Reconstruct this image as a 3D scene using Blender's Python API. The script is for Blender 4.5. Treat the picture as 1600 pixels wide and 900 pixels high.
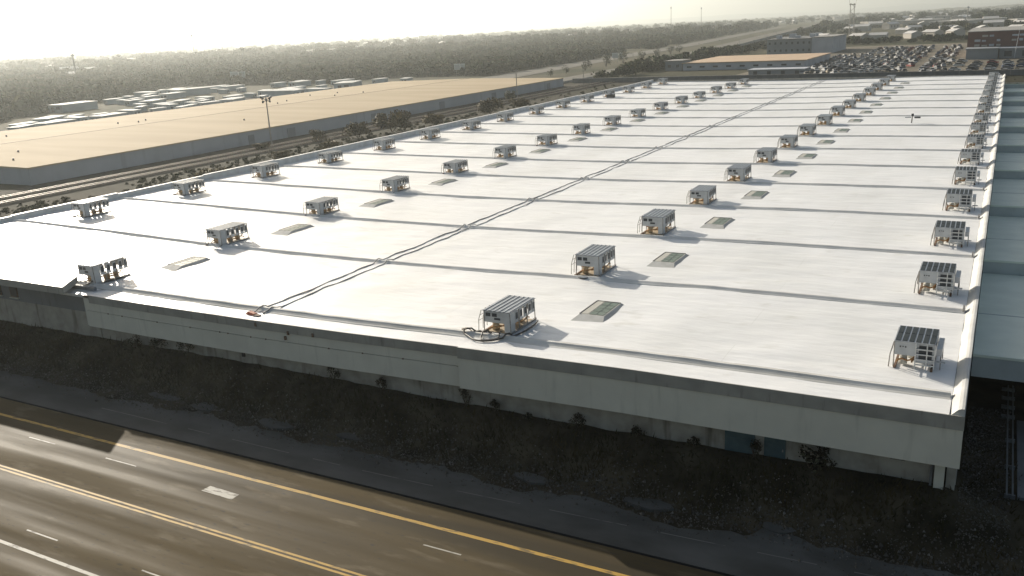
import bpy, math, random
import numpy as np
from mathutils import Vector, Matrix, noise

for o in list(bpy.data.objects):
    bpy.data.objects.remove(o)
SC = bpy.context.scene
COL = SC.collection
R = math.radians
rnd = random.Random(7)

# ------------------------------------------------------------------ camera
CAMPOS = Vector((0.886, -44.715, 18.131))
YAW, PITCH, ROLL = -0.5093, -0.28458, -0.05157
f_ = Vector((math.sin(YAW)*math.cos(PITCH), math.cos(YAW)*math.cos(PITCH), math.sin(PITCH)))
r_ = Vector((math.cos(YAW), -math.sin(YAW), 0))
u_ = r_.cross(f_)
r2 = r_*math.cos(ROLL) + u_*math.sin(ROLL)
u2 = u_*math.cos(ROLL) - r_*math.sin(ROLL)
cam = bpy.data.cameras.new('camera')
cam.sensor_width = 36
cam.lens = 1386.3/1600*36
cam.clip_start = 0.1
cam.clip_end = 60000
camo = bpy.data.objects.new('camera', cam)
M4 = Matrix((r2, u2, -f_)).transposed().to_4x4()
M4.translation = CAMPOS
camo.matrix_world = M4
COL.objects.link(camo)
SC.camera = camo

# ------------------------------------------------------------------ sky and sun
SUN_EL = R(20.5)
SUN_AZ = math.atan2(-0.86, 0.51)          # from +Y, clockwise positive
SD = Vector((math.sin(SUN_AZ)*math.cos(SUN_EL), math.cos(SUN_AZ)*math.cos(SUN_EL), math.sin(SUN_EL)))
w = bpy.data.worlds.new('World')
SC.world = w
w.use_nodes = True
nt = w.node_tree
bg = nt.nodes['Background']
sky = nt.nodes.new('ShaderNodeTexSky')
sky.sky_type = 'NISHITA'
sky.sun_disc = False
sky.sun_elevation = SUN_EL
sky.sun_rotation = SUN_AZ
sky.altitude = 0
sky.air_density = 1.0
sky.dust_density = 2.2
sky.ozone_density = 0.0
nt.links.new(sky.outputs[0], bg.inputs[0])
bg.inputs[1].default_value = 0.06
sl = bpy.data.lights.new('sun', 'SUN')
sl.energy = 4.6
sl.angle = R(0.5)
sl.color = (1.0, 0.92, 0.80)
so = bpy.data.objects.new('sun', sl)
so.rotation_euler = (-SD).to_track_quat('-Z', 'Y').to_euler()
COL.objects.link(so)
vs = SC.view_settings
vs.view_transform = 'Standard'
vs.look = 'None'
vs.gamma = 1
vs.use_curve_mapping = False
vs.exposure = 0.75
SC.render.engine = 'CYCLES'

G = -6.2          # road level
# ------------------------------------------------------------------ materials
MATS = {}
def mat(name, col, rough=0.7, col2=None, scale=1.0, detail=4, bump=0.0, bscale=None, metal=0.0, spec=0.5,
        stretch=None, lo=0.35, hi=0.65, bdist=0.05):
    if name in MATS: return MATS[name]
    m = bpy.data.materials.new(name); m.use_nodes = True
    n, l = m.node_tree.nodes, m.node_tree.links
    b = n['Principled BSDF']
    b.inputs['Base Color'].default_value = (*col, 1)
    b.inputs['Roughness'].default_value = rough
    b.inputs['Metallic'].default_value = metal
    b.inputs['Specular IOR Level'].default_value = spec
    if col2 is not None or bump:
        tc = n.new('ShaderNodeTexCoord')
        vec = tc.outputs['Object']
        if stretch:
            mp = n.new('ShaderNodeMapping'); mp.inputs['Scale'].default_value = stretch
            l.new(vec, mp.inputs[0]); vec = mp.outputs[0]
    if col2 is not None:
        t = n.new('ShaderNodeTexNoise'); t.inputs['Scale'].default_value = scale; t.inputs['Detail'].default_value = detail
        l.new(vec, t.inputs['Vector'])
        mr = n.new('ShaderNodeMapRange'); mr.inputs[1].default_value = lo; mr.inputs[2].default_value = hi
        l.new(t.outputs[0], mr.inputs[0])
        mx = n.new('ShaderNodeMix'); mx.data_type = 'RGBA'
        mx.inputs[6].default_value = (*col, 1); mx.inputs[7].default_value = (*col2, 1)
        l.new(mr.outputs[0], mx.inputs[0]); l.new(mx.outputs[2], b.inputs['Base Color'])
    if bump:
        t2 = n.new('ShaderNodeTexNoise'); t2.inputs['Scale'].default_value = bscale or scale; t2.inputs['Detail'].default_value = 5
        l.new(vec, t2.inputs['Vector'])
        bp = n.new('ShaderNodeBump'); bp.inputs['Strength'].default_value = bump; bp.inputs['Distance'].default_value = bdist
        l.new(t2.outputs[0], bp.inputs['Height']); l.new(bp.outputs[0], b.inputs['Normal'])
    MATS[name] = m
    return m

def node_mat(name):
    m = bpy.data.materials.new(name); m.use_nodes = True
    MATS[name] = m
    return m, m.node_tree.nodes, m.node_tree.links, m.node_tree.nodes['Principled BSDF']

def noise_fac(n, l, vec, scale, lo, hi, detail=4, stretch=None):
    if stretch:
        mp = n.new('ShaderNodeMapping'); mp.inputs['Scale'].default_value = stretch
        l.new(vec, mp.inputs[0]); vec = mp.outputs[0]
    t = n.new('ShaderNodeTexNoise'); t.inputs['Scale'].default_value = scale; t.inputs['Detail'].default_value = detail
    l.new(vec, t.inputs['Vector'])
    mr = n.new('ShaderNodeMapRange'); mr.inputs[1].default_value = lo; mr.inputs[2].default_value = hi
    l.new(t.outputs[0], mr.inputs[0])
    return mr.outputs[0]

def mixc(n, l, fac, a, b):
    mx = n.new('ShaderNodeMix'); mx.data_type = 'RGBA'
    for i, v in ((0, fac), (6, a), (7, b)):
        if isinstance(v, tuple): mx.inputs[i].default_value = (*v, 1)
        elif isinstance(v, (int, float)): mx.inputs[i].default_value = v
        else: l.new(v, mx.inputs[i])
    return mx.outputs[2]

# white coated roof membrane: faint stains and wrinkles
m, n, l, b = node_mat('roof_white')
tc = n.new('ShaderNodeTexCoord'); v = tc.outputs['Object']
c = mixc(n, l, noise_fac(n, l, v, 0.16, 0.42, 0.72, 6, (1, .45, 1)), (.80, .80, .79), (.71, .71, .69))
c = mixc(n, l, noise_fac(n, l, v, 0.9, 0.60, 0.80, 5, (.5, 1, 1)), c, (.62, .61, .57))
bk = n.new('ShaderNodeTexBrick'); bk.inputs['Scale'].default_value = 1.0; bk.offset = .37
bk.inputs['Brick Width'].default_value = 31; bk.inputs['Row Height'].default_value = 3.5; bk.inputs['Mortar Size'].default_value = .022; bk.inputs['Mortar Smooth'].default_value = .3
bk.inputs['Color1'].default_value = (1, 1, 1, 1); bk.inputs['Color2'].default_value = (.965, .965, .96, 1); bk.inputs['Mortar'].default_value = (.86, .86, .84, 1)
l.new(v, bk.inputs['Vector'])
mm = n.new('ShaderNodeMix'); mm.data_type = 'RGBA'; mm.blend_type = 'MULTIPLY'; mm.inputs[0].default_value = 1
l.new(c, mm.inputs[6]); l.new(bk.outputs['Color'], mm.inputs[7]); c = mm.outputs[2]
l.new(c, b.inputs['Base Color'])
rr = noise_fac(n, l, v, 0.3, 0.3, 0.7, 4)
mr = n.new('ShaderNodeMapRange'); mr.inputs[3].default_value = .36; mr.inputs[4].default_value = .55
l.new(rr, mr.inputs[0]); l.new(mr.outputs[0], b.inputs['Roughness'])
t1 = n.new('ShaderNodeTexNoise'); t1.inputs['Scale'].default_value = .55; t1.inputs['Detail'].default_value = 3
mp = n.new('ShaderNodeMapping'); mp.inputs['Scale'].default_value = (.5, 1.5, 1); mp.inputs['Rotation'].default_value = (0, 0, .35)
l.new(v, mp.inputs[0]); l.new(mp.outputs[0], t1.inputs['Vector'])
bp = n.new('ShaderNodeBump'); bp.inputs['Strength'].default_value = .5; bp.inputs['Distance'].default_value = .2
l.new(t1.outputs[0], bp.inputs['Height']); l.new(bp.outputs[0], b.inputs['Normal'])

# road: pale worn concrete asphalt with wheel tracks along X and patches
m, n, l, b = node_mat('road')
tc = n.new('ShaderNodeTexCoord'); v = tc.outputs['Object']
c = mixc(n, l, noise_fac(n, l, v, 0.35, .35, .65, 6, (.12, 1, 1)), (.108, .083, .045), (.072, .056, .031))
c = mixc(n, l, noise_fac(n, l, v, 1.4, .56, .72, 6, (.25, 1, 1)), c, (.145, .118, .076))
c = mixc(n, l, noise_fac(n, l, v, .28, .55, .64, 3, (.10, .9, 1)), c, (.055, .045, .028))
c = mixc(n, l, noise_fac(n, l, v, 6, .62, .8, 3, (.3, 1, 1)), c, (.05, .045, .04))
l.new(c, b.inputs['Base Color'])
rr = noise_fac(n, l, v, 0.55, .38, .62, 4, (.05, 1, 1))
mr = n.new('ShaderNodeMapRange'); mr.inputs[3].default_value = .58; mr.inputs[4].default_value = .85
l.new(rr, mr.inputs[0]); l.new(mr.outputs[0], b.inputs['Roughness'])
b.inputs['Specular IOR Level'].default_value = .05
t1 = n.new('ShaderNodeTexNoise'); t1.inputs['Scale'].default_value = 22; t1.inputs['Detail'].default_value = 3
l.new(v, t1.inputs['Vector'])
bp = n.new('ShaderNodeBump'); bp.inputs['Strength'].default_value = .25; bp.inputs['Distance'].default_value = .012
l.new(t1.outputs[0], bp.inputs['Height']); l.new(bp.outputs[0], b.inputs['Normal'])

def paint_mat(name, col, wear, spec=.5):
    m, n, l, b = node_mat(name)
    tc = n.new('ShaderNodeTexCoord'); v = tc.outputs['Object']
    c = mixc(n, l, noise_fac(n, l, v, 3.5, .52, .66, 6, (.4, 1.5, 1)), col, wear)
    l.new(c, b.inputs['Base Color']); b.inputs['Roughness'].default_value = .6; b.inputs['Specular IOR Level'].default_value = .12
    return m
paint_mat('faded_paint', (.15, .15, .14), (.075, .076, .074))
paint_mat('paint_yellow', (.46, .29, .07), (.19, .14, .065))
paint_mat('paint_white', (.42, .40, .34), (.14, .125, .10))

# stained light wall
def wall_mat(name, a, bcol, stain, sc=.6, streak=2.2):
    m, n, l, b = node_mat(name)
    tc = n.new('ShaderNodeTexCoord'); v = tc.outputs['Object']
    c = mixc(n, l, noise_fac(n, l, v, sc, .35, .7, 6), a, bcol)
    c = mixc(n, l, noise_fac(n, l, v, streak, .58, .78, 5, (1, 1, .12)), c, stain)
    l.new(c, b.inputs['Base Color']); b.inputs['Roughness'].default_value = .7
    t1 = n.new('ShaderNodeTexNoise'); t1.inputs['Scale'].default_value = 4; l.new(v, t1.inputs['Vector'])
    bp = n.new('ShaderNodeBump'); bp.inputs['Strength'].default_value = .15; bp.inputs['Distance'].default_value = .03
    l.new(t1.outputs[0], bp.inputs['Height']); l.new(bp.outputs[0], b.inputs['Normal'])
    return m
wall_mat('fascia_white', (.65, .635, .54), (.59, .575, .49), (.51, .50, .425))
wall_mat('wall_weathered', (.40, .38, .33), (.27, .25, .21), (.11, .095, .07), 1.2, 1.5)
wall_mat('wall_grey', (.20, .21, .22), (.17, .18, .19), (.12, .12, .12), .5)
wall_mat('flashing', (.36, .35, .31), (.27, .265, .235), (.18, .175, .155), .8, 3)
wall_mat('shed_wall', (.36, .39, .43), (.31, .34, .37), (.25, .27, .29), .2, .5)
mat('curb_grey', (.66, .65, .61), .9, (.50, .49, .45), 1.2, 5, .3, 3, stretch=(.3, 1, 1))
mat('curb_pale', (.72, .71, .675), .9, (.62, .61, .575), .5, 5, .2, 2, spec=.1)
mat('parapet_dimmed', (.56, .56, .54), .7, (.46, .46, .44), .6, 6, .3, 2.0, spec=.2)  # darker copy of the parapet colour, standing in for weaker sun
mat('parapet_white', (.74, .74, .72), .55, (.60, .59, .56), .8, 6, .3, 2.0)
mat('side_roof', (.74, .79, .68), .65, (.66, .71, .61), .5, 5, .2, 1.5)
mat('side_step', (.46, .50, .49), .7, (.38, .41, .40), .6, 5)
mat('dark_gap', (.02, .02, .02), .9)
mat('concrete', (.30, .29, .27), .8, (.22, .21, .19), .9, 6, .3, 6)
mat('concrete_dark', (.17, .175, .175), .85, (.12, .125, .125), .5, 6, .25, 8)
mat('galv', (.42, .45, .48), .38, (.34, .36, .39), 3, 4, metal=.55)
mat('galv_dark', (.24, .27, .30), .4, (.18, .2, .23), 3, 4, metal=.5)
mat('cab_grey', (.52, .53, .53), .5, (.44, .45, .45), 2, 4)
mat('steel_post', (.35, .34, .32), .5, (.22, .2, .18), 5, 4, metal=.3)
mat('vent_dark', (.045, .05, .055), .6)
mat('copper', (.50, .27, .11), .4, (.32, .17, .08), 6, 3, metal=.4)
mat('pipe_tan', (.42, .35, .25), .6, (.40, .30, .18), 6, 3)
mat('hose_black', (.05, .045, .04), .55)
mat('cable_grey', (.22, .22, .21), .8, (.55, .55, .53), .35, 3, stretch=(1, .6, 1), lo=.45, hi=.6)
mat('slat_dark', (.028, .036, .040), .6, (.04, .05, .055), 2, 3, spec=.15)
mat('glass_green', (.13, .17, .14), .45, (.18, .22, .185), 2, 3, spec=.15)
mat('skylight_curb', (.50, .50, .48), .8, (.42, .42, .40), 1.5, 4, spec=.1)
mat('frame_cream', (.50, .485, .43), .8, spec=.1)
mat('red_orange', (.50, .14, .06), .6)
mat('door_blue', (.045, .09, .105), .6, (.07, .12, .13), 1.5, 5)
mat('rust', (.18, .10, .05), .8, (.10, .06, .04), 3, 5)
mat('tan_roof', (.47, .375, .245), .85, (.41, .32, .205), .06, 6, stretch=(.35, 2.2, 1), bump=.15, bscale=.8, spec=.08)
mat('dirt', (.038, .032, .020), .95, (.024, .025, .012), .06, 8, .4, 1.5, spec=.08)
mat('ballast', (.075, .066, .052), .95, (.05, .044, .034), .6, 6, .5, 8, spec=.08)
mat('rail_steel', (.30, .27, .23), .5, metal=.6)
mat('asphalt_far', (.17, .158, .135), .9, (.13, .122, .105), .1, 5, spec=.1)
mat('lot_ground', (.20, .175, .135), .95, (.14, .125, .098), .05, 6, spec=.08)
mat('grass_blade', (.024, .025, .010), .9, (.050, .040, .017), .5, 4, spec=.1)
mat('shrub_leaf', (.035, .042, .014), .7, (.06, .055, .02), 2.5, 4)
mat('dry_leaf', (.13, .095, .04), .75, (.085, .075, .028), 1.0, 4)
mat('tree_leaf', (.042, .054, .022), .75, (.07, .075, .03), .6, 4)
mat('bark', (.07, .055, .04), .9)
mat('stone', (.075, .068, .058), .9, (.27, .255, .23), 3.0, 3, lo=.55, hi=.85, spec=.2)
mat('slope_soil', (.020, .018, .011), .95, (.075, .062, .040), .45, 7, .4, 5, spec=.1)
mat('shoulder', (.092, .094, .090), .85, (.052, .053, .050), .45, 8, .25, 8, stretch=(.5, 1, 1), spec=.25)
mat('shed_white', (.66, .66, .63), .7, (.48, .48, .45), .15, 3, spec=.1)
mat('shed_side', (.30, .36, .40), .6, (.24, .29, .32), .3, 4)
mat('house_wall', (.45, .42, .38), .8, (.36, .33, .29), .1, 3)
mat('house_roof', (.62, .60, .56), .45, (.40, .36, .32), .03, 2)
mat('brown_wall', (.15, .07, .055), .8, (.11, .05, .04), .3, 4)
mat('grey_wall', (.24, .26, .28), .7, (.19, .21, .22), .15, 4)
mat('light_wall', (.45, .47, .50), .7, (.36, .38, .41), .2, 4)
mat('orange_roof', (.55, .38, .23), .6, (.48, .33, .20), .2, 4)
mat('sign_white', (.7, .7, .68), .5)
mat('sign_back', (.42, .43, .42), .6)
mat('tyre', (.02, .02, .02), .8)
mat('car_glass', (.03, .035, .04), .55, spec=.12)
for nm, cc in (('silver', (.42, .43, .44)), ('white', (.50, .50, .48)), ('dark', (.035, .038, .045)), ('grey', (.17, .18, .19)), ('tan', (.30, .26, .20)), ('red', (.22, .04, .035)), ('blue', (.05, .08, .15))):
    mat('car_'+nm, cc, .5, spec=.25)
m, n, l, b = node_mat('forest_leaf')
tc = n.new('ShaderNodeTexCoord'); oi = n.new('ShaderNodeObjectInfo'); ge = n.new('ShaderNodeNewGeometry')
c = mixc(n, l, noise_fac(n, l, ge.outputs['Position'], .012, .3, .7, 5), (.022, .037, .014), (.036, .047, .021))
mr = n.new('ShaderNodeMapRange'); mr.inputs[1].default_value = .55; mr.inputs[2].default_value = 1.0
l.new(oi.outputs['Random'], mr.inputs[0])
c = mixc(n, l, mr.outputs[0], c, (.066, .066, .034))
l.new(c, b.inputs['Base Color']); b.inputs['Roughness'].default_value = .9; b.inputs['Specular IOR Level'].default_value = .05
# countryside: scrub, bare soil and pale clearings seen from afar
m, n, l, b = node_mat('country')
tc = n.new('ShaderNodeTexCoord'); v = tc.outputs['Object']
c = mixc(n, l, noise_fac(n, l, v, .0045, .38, .62, 9), (.055, .055, .032), (.10, .088, .055))
c = mixc(n, l, noise_fac(n, l, v, .02, .52, .66, 8), c, (.036, .042, .02))
c = mixc(n, l, noise_fac(n, l, v, .011, .64, .72, 8), c, (.19, .165, .12))
l.new(c, b.inputs['Base Color']); b.inputs['Roughness'].default_value = .95; b.inputs['Specular IOR Level'].default_value = .05
mat('hill', (.05, .055, .03), .95, (.08, .075, .045), .01, 8)

# ------------------------------------------------------------------ building helpers
class MB:
    def __init__(s): s.v = []; s.f = []; s.m = []
    def quad(s, a, b, c, d, mi=0):
        i = len(s.v); s.v += [tuple(a), tuple(b), tuple(c), tuple(d)]; s.f.append((i, i+1, i+2, i+3)); s.m.append(mi); return s
    def box(s, x0, x1, y0, y1, z0, z1, mi=0):
        i = len(s.v)
        s.v += [(x0,y0,z0),(x1,y0,z0),(x1,y1,z0),(x0,y1,z0),(x0,y0,z1),(x1,y0,z1),(x1,y1,z1),(x0,y1,z1)]
        for q in ((3,2,1,0),(4,5,6,7),(0,1,5,4),(1,2,6,5),(2,3,7,6),(3,0,4,7)):
            s.f.append(tuple(i+k for k in q)); s.m.append(mi)
        return s
    def hexa(s, bot, top, mi=0):
        i = len(s.v); s.v += [tuple(p) for p in bot] + [tuple(p) for p in top]
        for q in ((3,2,1,0),(4,5,6,7),(0,1,5,4),(1,2,6,5),(2,3,7,6),(3,0,4,7)):
            s.f.append(tuple(i+k for k in q)); s.m.append(mi)
        return s
    def rod(s, p0, p1, r0, r1=None, nseg=6, mi=0):
        r1 = r0 if r1 is None else r1
        p0, p1 = Vector(p0), Vector(p1); d = (p1-p0).normalized()
        a = d.orthogonal().normalized(); bb = d.cross(a)
        i = len(s.v)
        for P, rr in ((p0, r0), (p1, r1)):
            for k in range(nseg):
                t = 2*math.pi*k/nseg
                s.v.append(tuple(P + a*math.cos(t)*rr + bb*math.sin(t)*rr))
        for k in range(nseg):
            k2 = (k+1) % nseg
            s.f.append((i+k, i+k2, i+nseg+k2, i+nseg+k)); s.m.append(mi)
        s.f.append(tuple(i+k for k in reversed(range(nseg)))); s.m.append(mi)
        s.f.append(tuple(i+nseg+k for k in range(nseg))); s.m.append(mi)
        return s
    def tube(s, pts, r, nseg=6, mi=0):
        pts = [Vector(p) for p in pts]; i = len(s.v); N = len(pts)
        for j, P in enumerate(pts):
            d = (pts[min(j+1, N-1)] - pts[max(j-1, 0)]).normalized()
            a = d.cross(Vector((0, 0, 1)))
            a = a.normalized() if a.length > 1e-4 else Vector((1, 0, 0))
            bb = d.cross(a)
            for k in range(nseg):
                t = 2*math.pi*k/nseg
                s.v.append(tuple(P + a*math.cos(t)*r + bb*math.sin(t)*r))
        for j in range(N-1):
            for k in range(nseg):
                k2 = (k+1) % nseg
                s.f.append((i+j*nseg+k, i+j*nseg+k2, i+(j+1)*nseg+k2, i+(j+1)*nseg+k)); s.m.append(mi)
        s.f.append(tuple(i+k for k in reversed(range(nseg)))); s.m.append(mi)
        s.f.append(tuple(i+(N-1)*nseg+k for k in range(nseg))); s.m.append(mi)
        return s
    def mesh(s, name, mats, smooth=False):
        me = bpy.data.meshes.new(name)
        me.from_pydata(s.v, [], s.f)
        if not isinstance(mats, (list, tuple)): mats = [mats]
        for mm in mats: me.materials.append(MATS[mm])
        if len(mats) > 1: me.polygons.foreach_set('material_index', s.m)
        if smooth: me.polygons.foreach_set('use_smooth', [True]*len(me.polygons))
        me.update()
        return me
    def build(s, name, mats, parent=None, smooth=False):
        return link(name, s.mesh(name, mats, smooth), parent)

def link(name, me, parent=None):
    o = bpy.data.objects.new(name, me); COL.objects.link(o)
    if parent is not None:
        o.parent = parent
        if parent.type == 'EMPTY' and parent.location.length > 0:
            o.matrix_parent_inverse = Matrix.Translation(-parent.location)
    return o
def tag(o, label=None, cat=None, group=None, kind=None):
    if label: o['label'] = label
    if cat: o['category'] = cat
    if group: o['group'] = group
    if kind: o['kind'] = kind
    return o
def thing(name, label, cat, loc=(0, 0, 0), group=None):
    o = bpy.data.objects.new(name, None); o.location = loc; o.empty_display_size = .3
    COL.objects.link(o)
    return tag(o, label, cat, group)
def copy_tree(o, parent=None):
    c = o.copy(); COL.objects.link(c)
    if parent is not None: c.parent = parent
    for ch in [x for x in o.children]: copy_tree(ch, c)
    return c
def ordinal(k):
    return ['first','second','third','fourth','fifth','sixth','seventh','eighth','ninth','tenth','eleventh','twelfth','thirteenth','fourteenth','fifteenth','sixteenth','seventeenth','eighteenth','nineteenth','twentieth','twenty first','twenty second','twenty third','twenty fourth','twenty fifth','twenty sixth','twenty seventh','twenty eighth','twenty ninth','thirtieth'][k]

def zr(x, y):
    """height of the big flat roof: it sags a little in the middle and rises towards its left edge near the front"""
    xs = [-120, -92, -76, -66, -54, -44, -36, -26, -16, 0, 5]
    zs = [.50, .42, .0, -.33, -.42, -.42, -.35, -.17, -.02, .0, .0]
    z = float(np.interp(x, xs, zs))
    if x < -66:
        k = max(0., 1 - max(y, 0)/60.)
        z = -.33*(1-k)*float(np.interp(x, [-95, -66], [.4, 1])) + z*k
    return z

# ------------------------------------------------------------------ ground
g = MB()
S = 30000
g.quad((-S, -400, G-.3), (S, -400, G-.3), (S, S, G-.3), (-S, S, G-.3))
tag(g.build('ground', 'country'), kind='structure')

# dirt strip round the warehouse and the rail corridor
g = MB(); nx, ny = 24, 60
g = MB().quad((-300, 24, G-.15), (-96.2, 24, G-.15), (-96.2, 330, G-.15), (-300, 330, G-.15)).quad((-96.2, 226.5, G-.15), (60, 226.5, G-.15), (60, 330, G-.15), (-96.2, 330, G-.15)).quad((-300, -3, G-.15), (-96.2, -3, G-.15), (-96.2, 24, G-.15), (-300, 24, G-.15))
tag(g.build('dirt_yard', 'dirt'), kind='structure')
# right-hand yard beside the warehouse
g = MB().quad((-1.2, -1.0, G-.05), (60, -1.0, G-.05), (60, 226.5, G-.05), (-1.2, 226.5, G-.05))
tag(g.build('side_yard', 'slope_soil'), kind='structure')

# road
road = MB().quad((-260, -60, G), (60, -60, G), (60, -9.86, G), (-260, -9.86, G)).build('road', 'road')
tag(road, kind='structure')
sh = MB()
N = 700
for i in range(N):
    x0, x1 = -200 + 240*i/N, -200 + 240*(i+1)/N
    e = lambda x: -6.4 + .9*noise.noise(Vector((x*.21, 3, 0))) + .35*noise.noise(Vector((x*.9, 7, 0))) + .22*noise.noise(Vector((x*2.7, 2, 0))) + (.7 if x > -8 else 0)
    sh.quad((x0, -9.70, G+.02), (x1, -9.70, G+.02), (x1, e(x1), G+.02), (x0, e(x0), G+.02))
shoulder = sh.build('road_shoulder', 'shoulder'); tag(shoulder, kind='structure')
gut = MB().quad((-260, -9.86, G-.10), (60, -9.86, G-.10), (60, -9.70, G-.10), (-260, -9.70, G-.10)).quad((-260, -9.70, G-.1), (60, -9.70, G-.1), (60, -9.70, G+.02), (-260, -9.70, G+.02)).quad((-260, -9.86, G), (60, -9.86, G), (60, -9.86, G-.1), (-260, -9.86, G-.1))
tag(gut.build('gutter', 'dark_gap'), kind='structure')

def line(name, x0, x1, y, wdt, m, z=G+.004, y1=None, parent=road, seg=0):
    y1 = y if y1 is None else y1
    q = MB().quad((x0, y-wdt/2, z), (x1, y1-wdt/2, z), (x1, y1+wdt/2, z), (x0, y+wdt/2, z))
    return q.build(name, m, parent)
line('edge_line', -200, 50, -11.76, .24, 'paint_yellow')
line('centre_line', -200, 50, -16.74, .14, 'paint_yellow')
line('centre_line', -200, 50, -17.02, .14, 'paint_yellow')
line('edge_line', -200, 50, -22.15, .2, 'paint_white')
for x0, x1 in ((-53.7, -51.0), (-46.1, -43.3), (-22.4, -20.2), (-61.5, -59)):
    line('lane_dash', x0, x1, -13.37, .09, 'paint_white')
for x0, x1 in ((-42.75, -40.2), (-33.8, -31.4), (-51.5, -49)):
    line('lane_dash', x0, x1, -20.85, .09, 'paint_white')
MB().quad((-37.2, -13.92, G+.004), (-34.8, -13.98, G+.004), (-34.8, -13.38, G+.004), (-37.12, -13.32, G+.004)).build('painted_patch', 'paint_white', road)
for x0, x1 in ((-53.2, -46.5), (-44.5, -42.5), (-40.5, -35.7), (-33.8, -31.7), (-30.05, -25.2), (-23.65, -19.8), (-18.1, -13.7), (-12.1, -8.9), (-7.4, -4.7), (-3.1, 0)):
    yf = lambda x: float(np.interp(x, [-53, -28, 0], [-8.2, -8.36, -7.15]))
    line('faded_dash', x0, x1, yf(x0), .065, 'faded_paint', G+.026, yf(x1), shoulder)
# slope between road and wall
def slope_z(x, y):
    t = min(1, max(0, (y+5.2)/3.6)); t = t*t*(3-2*t)
    top = float(np.interp(x, [-70, -45, -20, 0, 3], [-4.3, -4.25, -4.45, -4.2, -5.4]))
    return (G+.01)*(1-t) + top*t + .10*noise.noise(Vector((x*.6, y*.6, 0))) + .05*noise.noise(Vector((x*2, y*2, 5)))
vs_, fs_ = [], []
NX, NY = 320, 16
for j in range(NY+1):
    for i in range(NX+1):
        x = -130 + 150*i/NX; y = -8.0 + 7.4*j/NY
        z = slope_z(x, y)
        if y < -5.6: z = G - .06 + .05*noise.noise(Vector((x*.8, y*.8, 1)))
        vs_.append((x, y, z))
for j in range(NY):
    for i in range(NX):
        a = j*(NX+1)+i; fs_.append((a, a+1, a+NX+2, a+NX+1))
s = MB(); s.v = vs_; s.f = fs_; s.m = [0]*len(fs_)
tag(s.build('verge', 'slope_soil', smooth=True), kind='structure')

# ------------------------------------------------------------------ the warehouse
WH = thing('warehouse', 'huge flat white roofed warehouse covered in rows of cooling units', 'warehouse', (-48, 0, -4.2))
YEND = 224.0
XL, XR = -95.2, 0.0
def roof_grid(y0, y1, x0=XL, x1=XR, nx=120, ny=12, seed=0):
    s = MB()
    for j in range(ny+1):
        for i in range(nx+1):
            x = x0 + (x1-x0)*i/nx; y = y0 + (y1-y0)*j/ny
            z = zr(x, y) + (.05*noise.noise(Vector((x*.22, y*.5, seed))) + .02*noise.noise(Vector((x*.7+y*.3, y*1.1, seed))))
            s.v.append((x, y, z))
    for j in range(ny):
        for i in range(nx):
            a = j*(nx+1)+i; s.f.append((a, a+1, a+nx+2, a+nx+1)); s.m.append(0)
    return s
for k in range(16):
    roof_grid(14*k, 14*(k+1), nx=140 if k < 6 else 60, ny=20 if k < 6 else 8, seed=k).build('roof_bay', 'roof_white', WH, True)
# front strip between the first curb and the eaves, in three lengths
FR = [(-61.0, -26.6, -2.20, 0.0), (-26.6, .0, -2.62, .12)]
for x0, x1, yf, dz in FR:
    s = MB(); nx = 60
    for j in range(5):
        for i in range(nx+1):
            x = x0 + (x1-x0)*i/nx; y = yf + (0-yf)*j/4
            s.v.append((x, y, zr(x, y) + dz*(1-j/4) + .02*noise.noise(Vector((x*.5, y, 9)))))
    for j in range(4):
        for i in range(nx):
            a = j*(nx+1)+i; s.f.append((a, a+1, a+nx+2, a+nx+1)); s.m.append(0)
    s.build('roof_strip', 'roof_white', WH, True)
# curbs across the roof
for k in range(17):
    s = MB(); y = 14*k; nx = 150 if k < 7 else 60; h = .20 if k == 0 else .17; wd = .34
    if k == 16: y = YEND - .2
    prof = [(-.42, -.03), (-.40, .02), (-.28, h*.46), (-.275, h*.38), (-.17, h*.78), (-.165, h*.70), (-.07, h), (.07, h), (.11, h*.8), (.16, -.05)]
    if k == 0: prof = [(-.62, -.03), (-.60, .03), (-.45, h*.35), (-.445, h*.22), (-.30, h*.62), (-.295, h*.45), (-.15, h), (.07, h), (.11, h*.8), (.16, -.05)]
    x0 = -95.0
    for i in range(nx+1):
        x = x0 + (-.06-x0)*i/nx
        wob = .06*noise.noise(Vector((x*.12, k*3.3, 0))) + .025*noise.noise(Vector((x*.6, k*1.7, 4)))
        zz = zr(x, y) + .03*noise.noise(Vector((x*.4, k*5.1, 8)))
        for (dy, dz) in prof: s.v.append((x, y+dy+wob, zz+dz))
    P = len(prof)
    for i in range(nx):
        for q in range(P-1):
            a = i*P+q; s.f.append((a, a+P, a+P+1, a+1)); s.m.append(0)
    s.f.append(tuple(range(P))); s.m.append(0)
    s.f.append(tuple(reversed([nx*P+q for q in range(P)]))); s.m.append(0)
    s.build('roof_curb', 'curb_grey' if k < 1 else 'curb_pale', WH)
    if k: MB().box(-.16, -.04, y-.32, y+.25, zr(-.1, y)-.02, zr(-.1, y)+.33).build('curb_end', 'steel_post', WH)

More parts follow.
